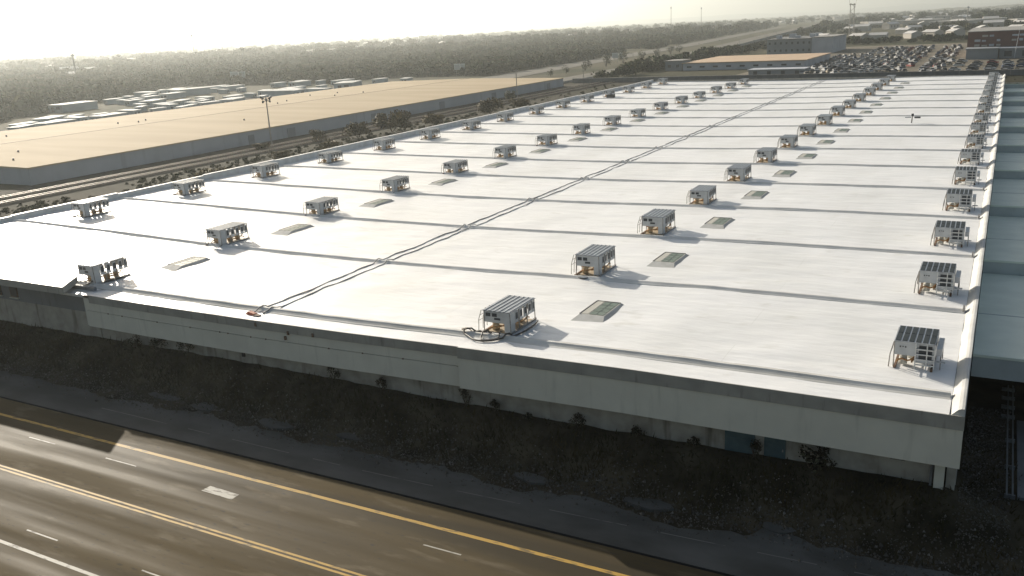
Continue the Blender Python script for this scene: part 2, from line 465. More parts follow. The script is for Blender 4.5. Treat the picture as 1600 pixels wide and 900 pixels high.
# right parapet: canted upstand with a bright outer lip
s = MB(); prof = [(0, -.02), (.36, .36), (.50, .42), (.62, .42), (.62, -2.55), (0, -2.55)]
ys = [-2.50+i*(YEND+2.50)/80 for i in range(81)]
for y in ys:
    wob = .025*noise.noise(Vector((3, y*.5, 0)))
    for (dx, dz) in prof: s.v.append((dx+wob, y, dz + .02*noise.noise(Vector((9, y*.3, 0)))))
P = len(prof)
for i in range(80):
    for q in range(P-1):
        a = i*P+q; s.f.append((a, a+1, a+P+1, a+P)); s.m.append(0)
s.f.append((0, 1, 2, 3, 4, 5)); s.m.append(0)
s.build('right_parapet', 'parapet_dimmed', WH)
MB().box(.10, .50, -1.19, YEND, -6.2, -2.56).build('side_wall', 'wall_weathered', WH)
# left parapet in stepped sections
for k in range(16):
    y0 = 14*k + (-2 if k == 0 else .0); y1 = 14*(k+1) - .02
    t = .72 + (.07 if k % 2 else 0) - .012*k + .03*math.sin(k*2.3)
    base = min(zr(-95, y0), zr(-95, y1)) - .3
    s = MB(); 
    s.hexa([(-95.6, y0, -6.2), (-95.2, y0, base), (-95.2, y1, base), (-95.6, y1, -6.2)], [(-95.6, y0, t), (-95.2, y0, t), (-95.2, y1, t-.02), (-95.6, y1, t-.02)])
    s.box(-95.66, -95.14, y0+.03, y1-.03, t+.002, t+.06)
    s.build('parapet_section', 'parapet_white', WH)
MB().box(-95.2, .3, YEND, YEND+.3, -6.2, .25).build('rear_wall', 'wall_weathered', WH)

def strip_wall(x0, x1, yfun, ztop, zbot, thick, nx=30):
    s = MB()
    for i in range(nx+1):
        x = x0 + (x1-x0)*i/nx; a, b2 = ztop(x), zbot(x)
        for (dy, z) in ((0, b2), (0, a), (thick, a), (thick, b2)): s.v.append((x, yfun+dy, z))
    for i in range(nx):
        for q in range(4):
            a = i*4; q2 = (q+1) % 4
            s.f.append((a+q, a+4+q, a+4+q2, a+q2)); s.m.append(0)
    s.f.append((0, 1, 2, 3)); s.m.append(0); s.f.append((nx*4+3, nx*4+2, nx*4+1, nx*4)); s.m.append(0)
    return s
# section by the right-hand corner
zc = lambda x: zr(x, -2.4) + .135
strip_wall(-26.6, .66, -2.68, zc, lambda x: zc(x)-.70, .055).build('flashing', 'flashing', WH)
strip_wall(-26.6, .635, -2.623, lambda x: zc(x)-.05, lambda x: zc(x)-2.66, .12).build('fascia_panel', 'fascia_white', WH)
# middle section: upper and lower fascia panels with an open joint
zb = lambda x: zr(x, -2.2) + .005
strip_wall(-61.0, -26.60, -2.26, zb, lambda x: zb(x)-.62, .055).build('flashing', 'flashing', WH)
strip_wall(-61.6, -26.62, -2.20, lambda x: zb(x)-.05, lambda x: zb(x)-1.28, .12).build('fascia_panel', 'fascia_white', WH)
strip_wall(-61.6, -26.62, -2.20, lambda x: zb(x)-1.32, lambda x: zb(x)-2.62, .12).build('fascia_panel', 'fascia_white', WH)
strip_wall(-61.6, -26.62, -2.12, lambda x: zb(x)-1.2, lambda x: zb(x)-1.4, .05).build('joint_backing', 'dark_gap', WH)
# small brackets and drain stains on the fascia
for x, dz in ((-43.3, -.25), (-40.4, -.55), (-38.2, -.45), (-40.7, -.95)):
    MB().box(x-.06, x+.06, -2.34, -2.20, zb(x)+dz-.16, zb(x)+dz+.1).build('drain_spout', 'rust', WH)
for x in (-59, -57.4, -53.5, -50, -47, -46.2, -44, -42.6, -37, -34.2, -31):
    MB().box(x-.05, x+.05, -2.235, -2.19, zb(x)-1.34, zb(x)-1.26).build('bracket', 'rust', WH)
# soffit and recessed wall
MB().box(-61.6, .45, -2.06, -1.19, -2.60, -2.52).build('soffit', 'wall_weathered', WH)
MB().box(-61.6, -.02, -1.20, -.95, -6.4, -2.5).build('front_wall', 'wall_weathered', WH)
MB().box(-.42, .02, -1.62, -1.203, -6.3, -2.61).build('corner_column', 'fascia_white', WH)
MB().box(-.62, -.50, -1.5, -1.203, -6.3, -2.61).build('downpipe', 'concrete_dark', WH)
for x0, x1 in ((-10.7, -9.1), (-8.6, -7.5)):
    d = MB().box(x0, x1, -1.26, -1.203, -5.0, -2.62).build('door', 'door_blue', WH)
    MB().box(x1-.16, x1-.10, -1.31, -1.262, -3.9, -3.75).build('handle', 'steel_post', d)
    for zz in (-3.0, -3.6, -4.2): MB().box(x0+.06, x1-.06, -1.275, -1.262, zz, zz+.03).build('rib', 'door_blue', d)
wv = MB().box(-2.45, -1.75, -1.25, -1.203, -3.25, -2.95).build('wall_vent', 'vent_dark', WH)
for q in range(3): MB().box(-2.45, -1.75, -1.29, -1.252, -3.22+q*.09, -3.18+q*.09).build('slat', 'steel_post', wv)
MB().box(-46.1, -45.85, -1.32, -1.203, -3.8, -2.62).build('downpipe', 'hose_black', WH)
# raised canopy at the left-hand end
CZ = .56; CY = -3.55
MB().hexa([(-125, CY, CZ-.12), (-62.1, CY, CZ-.12), (-63.9, -1.0, CZ-.12), (-125, -1.0, CZ-.12)], [(-125, CY, CZ), (-62.1, CY, CZ), (-63.9, -1.0, CZ), (-125, -1.0, CZ)]).build('canopy_roof', 'roof_white', WH)
MB().box(-125, -62.05, CY-.06, CY-.003, CZ-.55, CZ+.02).build('flashing', 'flashing', WH)
MB().hexa([(-62.05, CY, CZ-.5), (-61.99, CY, CZ-.5), (-63.79, -1.0, CZ-.5), (-63.85, -1.0, CZ-.5)], [(-62.05, CY, CZ+.015), (-61.99, CY, CZ+.015), (-63.79, -1.0, CZ+.015), (-63.85, -1.0, CZ+.015)]).build('flashing', 'flashing', WH)
MB().hexa([(-125, CY+.05, CZ-.6), (-62.3, CY+.05, CZ-.6), (-64.1, -1.05, CZ-.6), (-125, -1.05, CZ-.6)], [(-125, CY+.05, CZ-.5), (-62.3, CY+.05, CZ-.5), (-64.1, -1.05, CZ-.5), (-125, -1.05, CZ-.5)]).build('soffit', 'wall_grey', WH)
s = MB()
for jj in range(4):
    for ii in range(31):
        x = -95 + 33.5*ii/30; y = -1.4 + 1.4*jj/3
        s.v.append((x, y, zr(x, 0) + (.0 if jj else -.05)))
for jj in range(3):
    for ii in range(30):
        a = jj*31+ii; s.f.append((a, a+1, a+32, a+31)); s.m.append(0)
s.build('roof_strip', 'roof_white', WH)
MB().box(-64.5, -61.02, -2.2, -.0, -.62, -.42).build('roof_strip', 'roof_white', WH)
MB().box(-125, -61.62, -1.24, -.95, -2.25, CZ-.62).build('front_wall', 'wall_grey', WH)
MB().box(-125, -61.62, -1.27, -.95, -6.4, -2.253).build('front_wall', 'wall_weathered', WH)
MB().box(-61.72, -61.60, -2.2, -1.24, -2.9, -.5).build('fascia_return', 'fascia_white', WH)
for x in (-72.3, -74.6, -78):
    wn = MB().box(x-.5, x+.5, -1.31, -1.242, -1.9, -.9).build('window', 'rust', WH)
    MB().box(x-.4, x+.4, -1.33, -1.312, -1.8, -1.0).build('pane', 'vent_dark', wn)
    MB().box(x-.6, x+.6, -1.40, -1.245, -2.0, -1.93).build('sill', 'fascia_white', wn)

# lower stepped roof on the right-hand side
SB = thing('side_building', 'lower blue grey stepped roof beside the warehouse edge', 'building', (2.5, 110, G))
y = 10.2; k = 0
while y < 222:
    y2 = min(y + 22.6, 224)
    zf, zb_ = -1.35, -2.45
    s = MB(); s.hexa([(.66, y, zf-.16), (16, y, zf-.16), (16, y2-.02, zb_-.16), (.66, y2-.02, zb_-.16)], [(.66, y, zf), (16, y, zf), (16, y2-.02, zb_), (.66, y2-.02, zb_)])
    s.build('roof_sheet', 'side_roof', SB)
    MB().box(.66, 16, y+.05, y+.2, zb_-.3, zf-.165).build('roof_step', 'side_step', SB)
    MB().box(.66, 16, y+9.5, y+9.58, -1.86, -1.79).build('roof_seam', 'side_step', SB)
    y = y2; k += 1
for x in (1.2, 6, 11, 15.6):
    for yy in ((60, 110, 160, 210) if x < 2 else (11, 60, 110, 160, 210)): MB().box(x-.12, x+.12, yy-.12, yy+.12, G, -2.2).build('post', 'concrete_dark', SB)
for a, b2 in (((1.1, 10.9, -2.2), (2.4, 10.9, -2.9)), ((2.4, 10.9, -2.9), (3.4, 10.9, -2.0)), ((3.4, 10.9, -2.0), (5.0, 10.9, -2.9)), ((5.0, 10.9, -2.9), (6.0, 10.9, -2.0))):
    MB().rod(a, b2, .05).build('truss_bar', 'steel_post', SB)

# ------------------------------------------------------------------ cooling units on the roof
def unit_rack():
    t = thing('cooling_unit', '', 'cooling unit')
    W, L, H = .92, 1.60, 1.50                # half width, half length, height
    rf = MB().box(-W-.08, W+.08, -L-.06, L+.06, H, H+.035).build('top_panel', 'galv_dark', t)
    for q in range(6):
        x = -W + .08 + q*(2*W-.16)/5
        MB().box(x-.045, x+.045, -L-.04, L+.04, H+.036, H+.07).build('rib', 'galv', rf)
    MB().box(W-.42, W, -L, -L+.62, .12, H-.003).build('cabinet', 'cab_grey', t)
    fp = MB().box(-W, W-.425, -L+.02, -L+.07, .72, H-.003).build('front_panel', 'cab_grey', t)
    for x0 in (-.80, -.35): MB().box(x0, x0+.34, -L+.0, -L+.018, 1.13, 1.36).build('vent', 'vent_dark', fp)
    MB().box(-.2, .22, -L+.0, -L+.018, .92, 1.06).build('vent', 'vent_dark', fp)
    ys = [-.93, -.35, .22, .80, 1.30]
    for q, y0 in enumerate(ys):
        wq = .36 if q < 4 else .26
        for x0 in (W-.06, -W):
            pn = MB().box(x0, x0+.06, y0, y0+wq, .70, H-.1).build('side_panel', 'cab_grey' if q % 2 == 0 else 'galv', t)
            MB().box(x0-.012 if x0 < 0 else x0+.061, x0-.001 if x0 < 0 else x0+.073, y0+.06, y0+wq-.06, .86, H-.2).build('vent', 'vent_dark', pn)
    for x0 in (W-.06, -W): MB().box(x0, x0+.05, -L+.63, L-.02, .62, .695).build('side_rail', 'galv', t)
    bp_ = MB().box(-W, W, L-.06, L-.01, .75, H-.1).build('rear_panel', 'cab_grey', t)
    for sx in (-1, 1):
        for yy in (-L, -.5, .55, L):
            MB().rod((sx*(W+.02), yy, .05), (sx*(W-.01), yy, H), .035, nseg=5).build('post', 'steel_post', t)
        MB().box(sx*W-.07, sx*W+.07, -L-.28, L+.12, .0, .11).build('base_rail', 'rust' if sx < 0 else 'steel_post', t)
    for yy in (-L-.02, -L+.5, -L+1.0):       # pipe scaffold on the outer side
        MB().tube([(-W-.42, yy, .06), (-W-.38, yy, .85), (-W-.16, yy, H+.02)], .024, 5).build('scaffold_post', 'steel_post', t)
    for zz, xx in ((.75, -W-.39), (1.15, -W-.27)):
        MB().rod((xx, -L-.05, zz), (xx, -L+1.05, zz), .02, nseg=5).build('scaffold_bar', 'steel_post', t)
    for x, y, r in ((-.42, -1.05, .24), (.1, .1, .26), (.15, .95, .22)):
        cm = MB().rod((x, y, .10), (x, y, .58), r, r*.9, 10).build('compressor', 'pipe_tan', t, True)
    for q, (a, b2) in enumerate((((-.75, -1.5, .2), (.35, -1.35, .62)), ((-.75, -1.3, .55), (.4, -.6, .25)), ((.55, -.4, .30), (.75, 1.3, .42)), ((.7, -.6, .5), (.7, 1.4, .22)))):
        mid = [(Vector(a)*(1-u) + Vector(b2)*u + Vector((.08*math.sin(u*9+q), .06*math.cos(u*7+q), .10*math.sin(u*6.3+q)))) for u in [i/8 for i in range(9)]]
        MB().tube(mid, .045, 5).build('pipe', 'copper', t)
    MB().box(-W, W, -L+.1, L-.1, .02, .06).build('drip_tray', 'pipe_tan', t)
    return t
def unit_bench():
    t = thing('cooling_unit', '', 'cooling unit')
    W, L, H = 1.0, 1.22, 1.42
    rf = MB().box(-W, W, -L, L, H, H+.04).build('top_frame', 'galv', t)
    n_ = 6; st = 2*W/n_
    for q in range(n_):
        for r in range(2):
            MB().box(-W+q*st+.045, -W+(q+1)*st-.03, -L+.06+r*(L-.02), -L+.02+(r+1)*(L-.05), H+.042, H+.06).build('slat', 'slat_dark', rf)
    cb = MB().box(-W+.04, .05, -L+.02, L-.1, .70, H-.003).build('cabinet', 'cab_grey', t)
    for q in range(3): MB().box(-.72+q*.13, -.65+q*.13, -L+.005, -L+.018, 1.12+.03*(q % 2), 1.2).build('mark', 'vent_dark', cb)
    fr = MB().box(.10, W-.02, -L+.12, L-.1, .32, H-.06).build('coil_box', 'galv', t)
    for q in range(3):
        MB().box(.22, W-.14, -L+.10, -L+.118, 1.08-q*.27, 1.28-q*.27).build('vent', 'vent_dark', fr)
    for q in range(4):
        MB().box(.06, W+.02, -L+.02, -L+.07, .22+q*.28, .28+q*.28).build('shelf_bar', 'parapet_white', t)
    for x in (.07, .62, W-.01):
        MB().box(x-.03, x+.03, -L+.0, -L+.06, .0, H-.01).build('post', 'parapet_white', t)
    for sx, yy in ((-W+.02, -L+.06), (-W+.02, L-.08), (W-.03, L-.08), (.07, L-.08)):
        MB().rod((sx, yy, 0), (sx, yy, H), .035, nseg=5).build('post', 'steel_post', t)
    for yy in (-L-.05, L-.2):
        MB().tube([(-W-.20, yy, 0), (-W-.16, yy, .72), (-W, yy, H)], .03, 5).build('scaffold_post', 'steel_post', t)
    MB().rod((-W-.17, -L-.05, .68), (-W-.17, L-.2, .68), .025, nseg=5).build('scaffold_bar', 'steel_post', t)
    sd = MB().box(W+.05, W+.32, -L+.25, L-.4, .78, 1.14).build('side_box', 'galv', t)
    for yy in (-L+.3, L-.5): MB().rod((W+.28, yy, 0), (W+.28, yy, .78), .03, nseg=5).build('post', 'steel_post', t)
    MB().rod((W+.1, -L+.3, .45), (W+.5, -L+.1, .5), .05, nseg=6).build('pipe', 'cab_grey', t)
    for x, y, r in ((-.55, -.7, .22), (-.2, .2, .22)):
        MB().rod((x, y, .08), (x, y, .55), r, r*.9, 10).build('compressor', 'frame_cream', t, True)
    for q, (a, b2) in enumerate((((-.85, -1.0, .25), (-.05, -.9, .5)), ((-.1, -1.05, .2), (.02, -.6, .66)))):
        mid = [(Vector(a)*(1-u) + Vector(b2)*u + Vector((0, 0, .1*math.sin(u*6.3+q)))) for u in [i/6 for i in range(7)]]
        MB().tube(mid, .05, 5).build('pipe', 'copper', t)
    for sx in (-.9, .9): MB().box(sx-.06, sx+.06, -L-.15, L+.1, 0, .075).build('base_rail', 'rust', t)
    return t
ua, ub = unit_rack(), unit_bench()
used = set()
def put_unit(proto, x, y, label, group, rz=0.):
    if proto.name in used: o = copy_tree(proto)
    else: o = proto; used.add(proto.name)
    o.location = (x, y, zr(x, y)+.02); o.rotation_euler = (0, 0, rz)
    o.scale = (rj.uniform(.96, 1.05), rj.uniform(.95, 1.06), rj.uniform(.94, 1.08))
    o['label'] = label; o['group'] = group
    return o
rj = random.Random(3)
for k in range(16):
    j = lambda: rj.uniform(-.12, .12)
    put_unit(ua, -25.55+j(), 14*k+2.25+j(), f'grey framed cooling unit, {ordinal(k)} from the road in the column right of the cables', 'cooling units on the roof', R(rj.uniform(-1.5, 1.5)))
    put_unit(ub, -1.95+j()*.5, 14*k+4.15+j(), f'dark slat topped cooling unit, {ordinal(k)} from the road along the right parapet', 'cooling units on the roof', R(rj.uniform(-1, 1)))
    put_unit(ua, -63.95+j(), 14*k+1.6+j(), f'grey framed cooling unit, {ordinal(k)} from the road in the column left of the cables', 'cooling units on the roof', R(rj.uniform(-1.5, 1.5)))
    put_unit(ua, -89.1+j(), 14*k+5.6+j(), f'grey framed cooling unit, {ordinal(k)} from the road along the left parapet', 'cooling units on the roof', R(rj.uniform(-1.5, 1.5)))

# ------------------------------------------------------------------ skylights
def make_skylight():
    t = thing('skylight', '', 'skylight')
    a, b2, h = 1.02, 2.1, .15
    c_, f0, f1 = .86, -.95, 1.98
    s = MB(); bo = [(-a, -b2, 0), (a+.22, -b2, 0), (a+.22, b2, 0), (-a, b2, 0)]; to = [(-c_, f0, h), (c_, f0, h), (c_, f1, h), (-c_, f1, h)]
    for q in range(4):
        q2 = (q+1) % 4; s.quad(bo[q], bo[q2], to[q2], to[q])
    s.build('curb', 'skylight_curb', t)
    MB().box(-c_, c_, f0, f1, h-.05, h).build('frame', 'frame_cream', t)
    for i in range(2):
        for jx in range(4):
            x0 = -.22 + i*.52; y0 = f0+.07 + jx*.70
            MB().box(x0, x0+.46, y0, y0+.63, h+.003, h+.02).build('pane', 'glass_green', t)
    MB().box(-c_+.06, -.30, f0+.07, f1-.08, h+.003, h+.018).build('lid', 'frame_cream', t)
    MB().box(-c_-.03, -c_+.03, f0, f1, h, h+.045).build('frame_bar', 'steel_post', t)
    MB().box(-c_, c_, f1-.03, f1+.03, h, h+.045).build('frame_bar', 'steel_post', t)
    return t
sk = make_skylight(); first = True
for cx, cn, cy in ((-21.35, 'right', 6.5), (-61.35, 'left', 7.6)):
    for k in range(15):
        o = sk if first else copy_tree(sk); first = False
        o.location = (cx+rj.uniform(-.1, .1), 14*k+cy, zr(cx, 14*k+cy)-.02)
        o['label'] = f'low roof skylight, {ordinal(k)} from the road in the column {cn} of the cables'; o['group'] = 'skylights on the roof'

# ------------------------------------------------------------------ loose things on the roof
for q, (xo, side) in enumerate(((-44.75, 'left'), (-43.85, 'right'))):
    pts = []
    y = -.9 if q else -1.2
    while y < 223:
        x = xo + .26*noise.noise(Vector((q*7.1, y*.28, 0))) + .17*noise.noise(Vector((q*3, y*.75, 2)))
        hump = 0
        dd = min(abs(y - 14*kk) for kk in range(17))
        if dd < .5: hump = .23*(1-(dd/.5)**4)
        pts.append((x, y, zr(x, y) + .03 + max(0, hump) + .05*max(0, noise.noise(Vector((q*5, y*.55, 6))))))
        y += .45 if y < 90 else 1.1
    tag(MB().tube(pts, .045, 6).build('cable', 'cable_grey', None, True), f'{side} of the two wavy grey cables running the length of the roof', 'cable', 'long roof cables')
t = thing('rag_bundle', 'small reddish bundle at the road end of the cables', 'bundle', (-44.5, -1.1, zr(-44.5, -1.1)+.03))
MB().hexa([(-45.1, -1.35, zr(-45, -1)+.03), (-44.2, -1.5, zr(-45, -1)+.03), (-43.95, -1.15, zr(-45, -1)+.03), (-44.9, -.95, zr(-45, -1)+.03)], [(-44.9, -1.3, zr(-45, -1)+.2), (-44.3, -1.4, zr(-45, -1)+.14), (-44.2, -1.2, zr(-45, -1)+.12), (-44.8, -1.05, zr(-45, -1)+.22)]).build('cloth', 'red_orange', t)
MB().box(-44.2, -43.7, -1.55, -1.25, zr(-44, -1)+.02, zr(-44, -1)+.08).build('board', 'rust', t)
# hoses in front of the nearest unit of the column right of the cables
hz = lambda x, y: zr(x, y) + .08 + (.27 if -.3 < y < .3 else 0) + (.08 if y < -.3 else 0)
def hose(pts, r, lab, m='hose_black'):
    P = []
    for i in range(len(pts)-1):
        a, b2 = Vector(pts[i]), Vector(pts[i+1])
        p0 = Vector(pts[max(0, i-1)]); p3 = Vector(pts[min(len(pts)-1, i+2)])
        for u in (0, .2, .4, .6, .8):
            q = .5*((2*a) + (b2-p0)*u + (2*p0-5*a+4*b2-p3)*u*u + (3*a-p0-3*b2+p3)*u**3)
            P.append((q.x, q.y, hz(q.x, q.y)))
    tag(MB().tube(P, r, 6).build('hose', m, None, True), lab, 'hose', 'hoses by the nearest unit')
hose([(-26.6, .6, 0), (-27.6, -.1, 0), (-26.9, -.75, 0), (-26.1, -1.25, 0), (-25.3, -1.1, 0), (-24.7, -.4, 0), (-24.2, .9, 0), (-24.1, 2.6, 0), (-24.3, 3.6, 0)], .055, 'long black hose looping out past the nearest framed unit')
hose([(-26.0, .5, 0), (-26.2, -.4, 0), (-25.7, -1.1, 0), (-25.0, -.6, 0), (-25.2, .4, 0)], .05, 'short black hose curled tight at the nearest framed unit')
hose([(-27.7, .0, 0), (-27.75, -.15, 0), (-27.55, -.2, 0), (-27.5, 0, 0), (-27.65, .08, 0), (-26.7, .75, 0)], .04, 'thin tan hose trailing left of the nearest framed unit', 'pipe_tan')
hose([(-25.6, 14.6, 0), (-26.3, 14.1, 0), (-25.5, 13.6, 0), (-24.8, 14.5, 0)], .045, 'black hose at the second framed unit right of the cables')
hose([(-65.4, -.9, 0), (-64.6, -1.2, 0), (-63.6, -.6, 0), (-62.9, .9, 0), (-62.6, 2.8, 0)], .06, 'dark hose along the nearest unit left of the cables')
t = thing('roof_mast', 'small dark cross shaped mast standing alone on the white roof', 'mast', (-12.1, 115.5, zr(-12, 115)))
MB().rod((-12.1, 115.5, 0), (-12.0, 115.5, 1.45), .10).build('pole', 'steel_post', t)
MB().box(-13.1, -12.2, 115.44, 115.56, .82, .98).build('arm', 'galv', t)
MB().box(-11.7, -10.8, 115.35, 115.65, .78, 1.02).build('lamp_head', 'vent_dark', t)
MB().box(-12.18, -11.82, 115.4, 115.6, 1.1, 1.5).build('box', 'vent_dark', t)
t = thing('roof_duct', 'dark duct beside a far unit on the left parapet', 'duct', (-87.3, 170, zr(-87, 170)))
MB().box(-88.2, -86.2, 169.2, 170.2, -.1, .75).build('box', 'vent_dark', t)
MB().rod((-87.2, 169.7, .7), (-87.2, 169.7, 1.1), .3, nseg=10).build('cowl', 'galv_dark', t)

# ------------------------------------------------------------------ right-hand yard: rails, slab, pad
t = thing('pipe_rack', 'pair of long pale pipes on the ground right of the corner', 'pipe rack', (3.1, 10, G))
for x in (2.85, 3.12): MB().rod((x, 2.3, G+.25), (x, 17.8, G+.25), .045).build('pipe', 'concrete_dark', t)
for yy in (2.6, 6, 9.5, 13, 14.5, 16, 17.5): MB().box(2.5 if yy > 12 else 2.75, 3.25, yy-.05, yy+.05, G-.05, G+.18).build('sleeper', 'concrete_dark', t)
tag(MB().box(3.35, 14, 2.6, 12.5, G-.05, G+.12).build('concrete_slab', 'concrete_dark'), kind='structure')
pad = MB().hexa([(.5, -4.3, G-.02), (2.5, -4.3, G-.02), (2.45, -2.75, G-.02), (.45, -2.75, G-.02)], [(.5, -4.3, G+.1), (2.5, -4.3, G+.1), (2.45, -2.75, G+.16), (.45, -2.75, G+.16)]).build('concrete_pad', 'concrete_dark')
tag(pad, 'square concrete pad lying in the rubble near the corner', 'pad')

# broken slabs of old pavement among the rubble
for q, (x, y, a, b2, lab) in enumerate(((-50.5, -4.9, 1.6, .6, 'flat broken slab in the rubble left of the others'), (-46.2, -5.2, 1.3, .6, 'flat broken slab beside the leftmost one'), (-39.5, -5.4, 1.5, .7, 'pale broken slab in the rubble before the black downpipe'), (-33.5, -5.0, 1.1, .5, 'broken slab in the rubble under the panel joint'),
        (-20.5, -5.3, 1.2, .5, 'broken slab in the rubble below the leafy shrubs'), (-13.5, -5.4, 1.4, .55, 'broken slab in the rubble left of the blue doors'), (-7.0, -5.0, .9, .5, 'broken slab in the rubble before the blue doors'))):
    rg3 = random.Random(q); n_ = 9; s = MB(); z = G + .05
    ring = [(x + a*math.cos(6.283*i/n_)*rg3.uniform(.7, 1.1), y + b2*math.sin(6.283*i/n_)*rg3.uniform(.7, 1.1)) for i in range(n_)]
    s.v = [(p[0], p[1], z-.2) for p in ring] + [(p[0], p[1], z+.04) for p in ring]
    s.f = [tuple(n_+i for i in range(n_))] + [(i, (i+1) % n_, n_+(i+1) % n_, n_+i) for i in range(n_)]; s.m = [0]*(n_+1)
    tag(s.build('broken_slab', 'shoulder'), lab, 'slab', 'broken slabs in the rubble')

# ------------------------------------------------------------------ long tan-roofed warehouse on the left
TW = thing('tan_warehouse', 'long low warehouse with a cream tan roof beyond the tracks', 'warehouse', (-206, 180, G))
x0, x1, xr, y0, y1 = -250.5, -162, -208, 59.7, 301
ze, zg = -2.9, -2.3
for (xa, za, xb, zb2) in ((x0, ze, xr-.25, zg), (xr+.25, zg, x1, ze)):
    s = MB(); s.hexa([(xa, y0, za-.25), (xb, y0, zb2-.25), (xb, y1, zb2-.25), (xa, y1, za-.25)], [(xa, y0, za), (xb, y0, zb2), (xb, y1, zb2), (xa, y1, za)])
    s.build('roof', 'tan_roof', TW)
MB().box(xr-.22, xr+.22, y0+.1, y1-.1, zg-.3, zg+.05).build('ridge_gutter', 'rust', TW)
MB().box(x1-.6, x1-.3, y0+.3, y1-.3, G-.2, ze-.26).build('side_wall', 'shed_wall', TW)
MB().box(x0+.3, x0+.6, y0+.3, y1-.3, G-.2, ze-.26).build('side_wall', 'shed_wall', TW)
s = MB(); s.v = [(x0+.3, y0+.3, G-.2), (x1-.61, y0+.3, G-.2), (x1-.61, y0+.3, ze-.26), (xr, y0+.3, zg-.26), (x0+.3, y0+.3, ze-.26)]; s.f = [(0, 1, 2, 3, 4)]; s.m = [0]
s.build('end_wall', 'shed_wall', TW)
for (x, y) in ((-176, 66), (-238, 70), (-232, 78), (-226, 84), (-224, 88), (-228, 98), (-221, 127), (-216, 130), (-219, 135), (-214, 185), (-219, 195), (-188, 75), (-214, 215), (-183, 138), (-211, 228), (-225, 230), (-230, 220)):
    zz = ze + (zg-ze)*(1-abs(x-xr)/44)
    vt = MB().rod((x, y, zz-.05), (x, y, zz+.45), .22, .18, 8).build('roof_vent', 'vent_dark', TW)
for y, wdt in ((118, 2), (132, 3), (168, 2.2), (205, 3), (240, 3), (285, 3)):
    MB().box(x1-.29, x1-.2, y, y+wdt, G-.1, G+2.2).build('door', 'grey_wall', TW)

# rail tracks
for xt in (-152.5, -147.0):
    t = thing('railway_track', 'railway track beside the tan warehouse' if xt < -150 else 'railway track nearer the white warehouse', 'track', (xt, 100, G-.15), 'railway tracks')
    MB().hexa([(xt-2.2, 10, G-.15), (xt+2.2, 10, G-.15), (xt+2.2, 330, G-.15), (xt-2.2, 330, G-.15)], [(xt-1.5, 10, G+.15), (xt+1.5, 10, G+.15), (xt+1.5, 330, G+.15), (xt-1.5, 330, G+.15)]).build('ballast', 'ballast', t)
    for dx in (-.72, .72):
        MB().box(xt+dx-.05, xt+dx+.05, 10, 330, G+.2, G+.36).build('rail', 'rail_steel', t)
    sl_ = MB()
    for q in range(400): sl_.box(xt-1.25, xt+1.25, 12+q*.75, 12.24+q*.75, G+.12, G+.22)
    tag(sl_.build('sleepers', 'rust', t), kind='stuff')
MB_ = MB().quad((-161.5, 20, G-.1), (-157.2, 20, G-.1), (-157.2, 330, G-.1), (-161.5, 330, G-.1))
tag(MB_.build('service_track', 'ballast'), kind='structure')

# floodlight pole and service pole
def flood_pole(x, y, ztop, name, label, heads=True):
    t = thing(name, label, 'pole', (x, y, G))
    MB().rod((x, y, G-.3), (x, y, ztop), .20, .12, 8).build('pole', 'steel_post', t)
    if heads:
        MB().rod((x-1.1, y-.2, ztop-.5), (x+1.1, y+.2, ztop-.5), .07).build('crossarm', 'steel_post', t)
        MB().rod((x-.2, y-1.1, ztop-.9), (x+.2, y+1.1, ztop-.9), .07).build('crossarm', 'steel_post', t)
        for a in range(8):
            an = a*math.pi/4; rr_ = 1.0; zz = ztop - .2 + .35*(a % 2) - .7*((a//2) % 2)
            cx, cy = x + rr_*math.cos(an), y + rr_*math.sin(an)
            MB().rod((cx, cy, zz), (cx+.3*math.cos(an), cy+.3*math.sin(an), zz-.4), .30, .18, 8).build('lamp_head', 'vent_dark', t)
    else:
        MB().box(x-.8, x+.8, y-.06, y+.06, ztop-.6, ztop-.45).build('crossarm', 'steel_post', t)
    return t
flood_pole(-156.1, 119.3, 5.1, 'floodlight_pole', 'tall pole with a ring of floodlights before the tan warehouse')
flood_pole(-156.0, 247.5, 3.8, 'utility_pole', 'plain thin pole by the far end of the tan warehouse', False)
flood_pole(-460, 420, 14, 'floodlight_pole', 'tall floodlight pole rising from the woods behind the sheds')

# ------------------------------------------------------------------ foliage helpers
def leaf_blob(s, c, rad, nleaf, size, rg, squash=1.0):
    for _ in range(nleaf):
        while True:
            p = Vector((rg.uniform(-1, 1), rg.uniform(-1, 1), rg.uniform(-1, 1)))
            if .25 < p.length < 1: break
        p = Vector((p.x*rad[0], p.y*rad[1], p.z*rad[2])) + Vector(c)
        d = Vector((rg.gauss(0, 1), rg.gauss(0, 1), rg.gauss(0, 1)*squash)).normalized()
        e = d.orthogonal().normalized(); e = Matrix.Rotation(rg.uniform(0, 6.28), 3, d) @ e
        f2 = d.cross(e); k = size*rg.uniform(.6, 1.4)
        i = len(s.v)
        s.v += [tuple(p - e*k*.5), tuple(p + f2*k*.35), tuple(p + e*k*.6), tuple(p - f2*k*.3)]
        s.f.append((i, i+1, i+2, i+3)); s.m.append(0)
def puff_normals(me, centre):
    c_ = Vector(centre)
    me.normals_split_custom_set_from_vertices([tuple(((v_.co - c_).normalized() + Vector((0, 0, .25))).normalized()) for v_ in me.vertices])
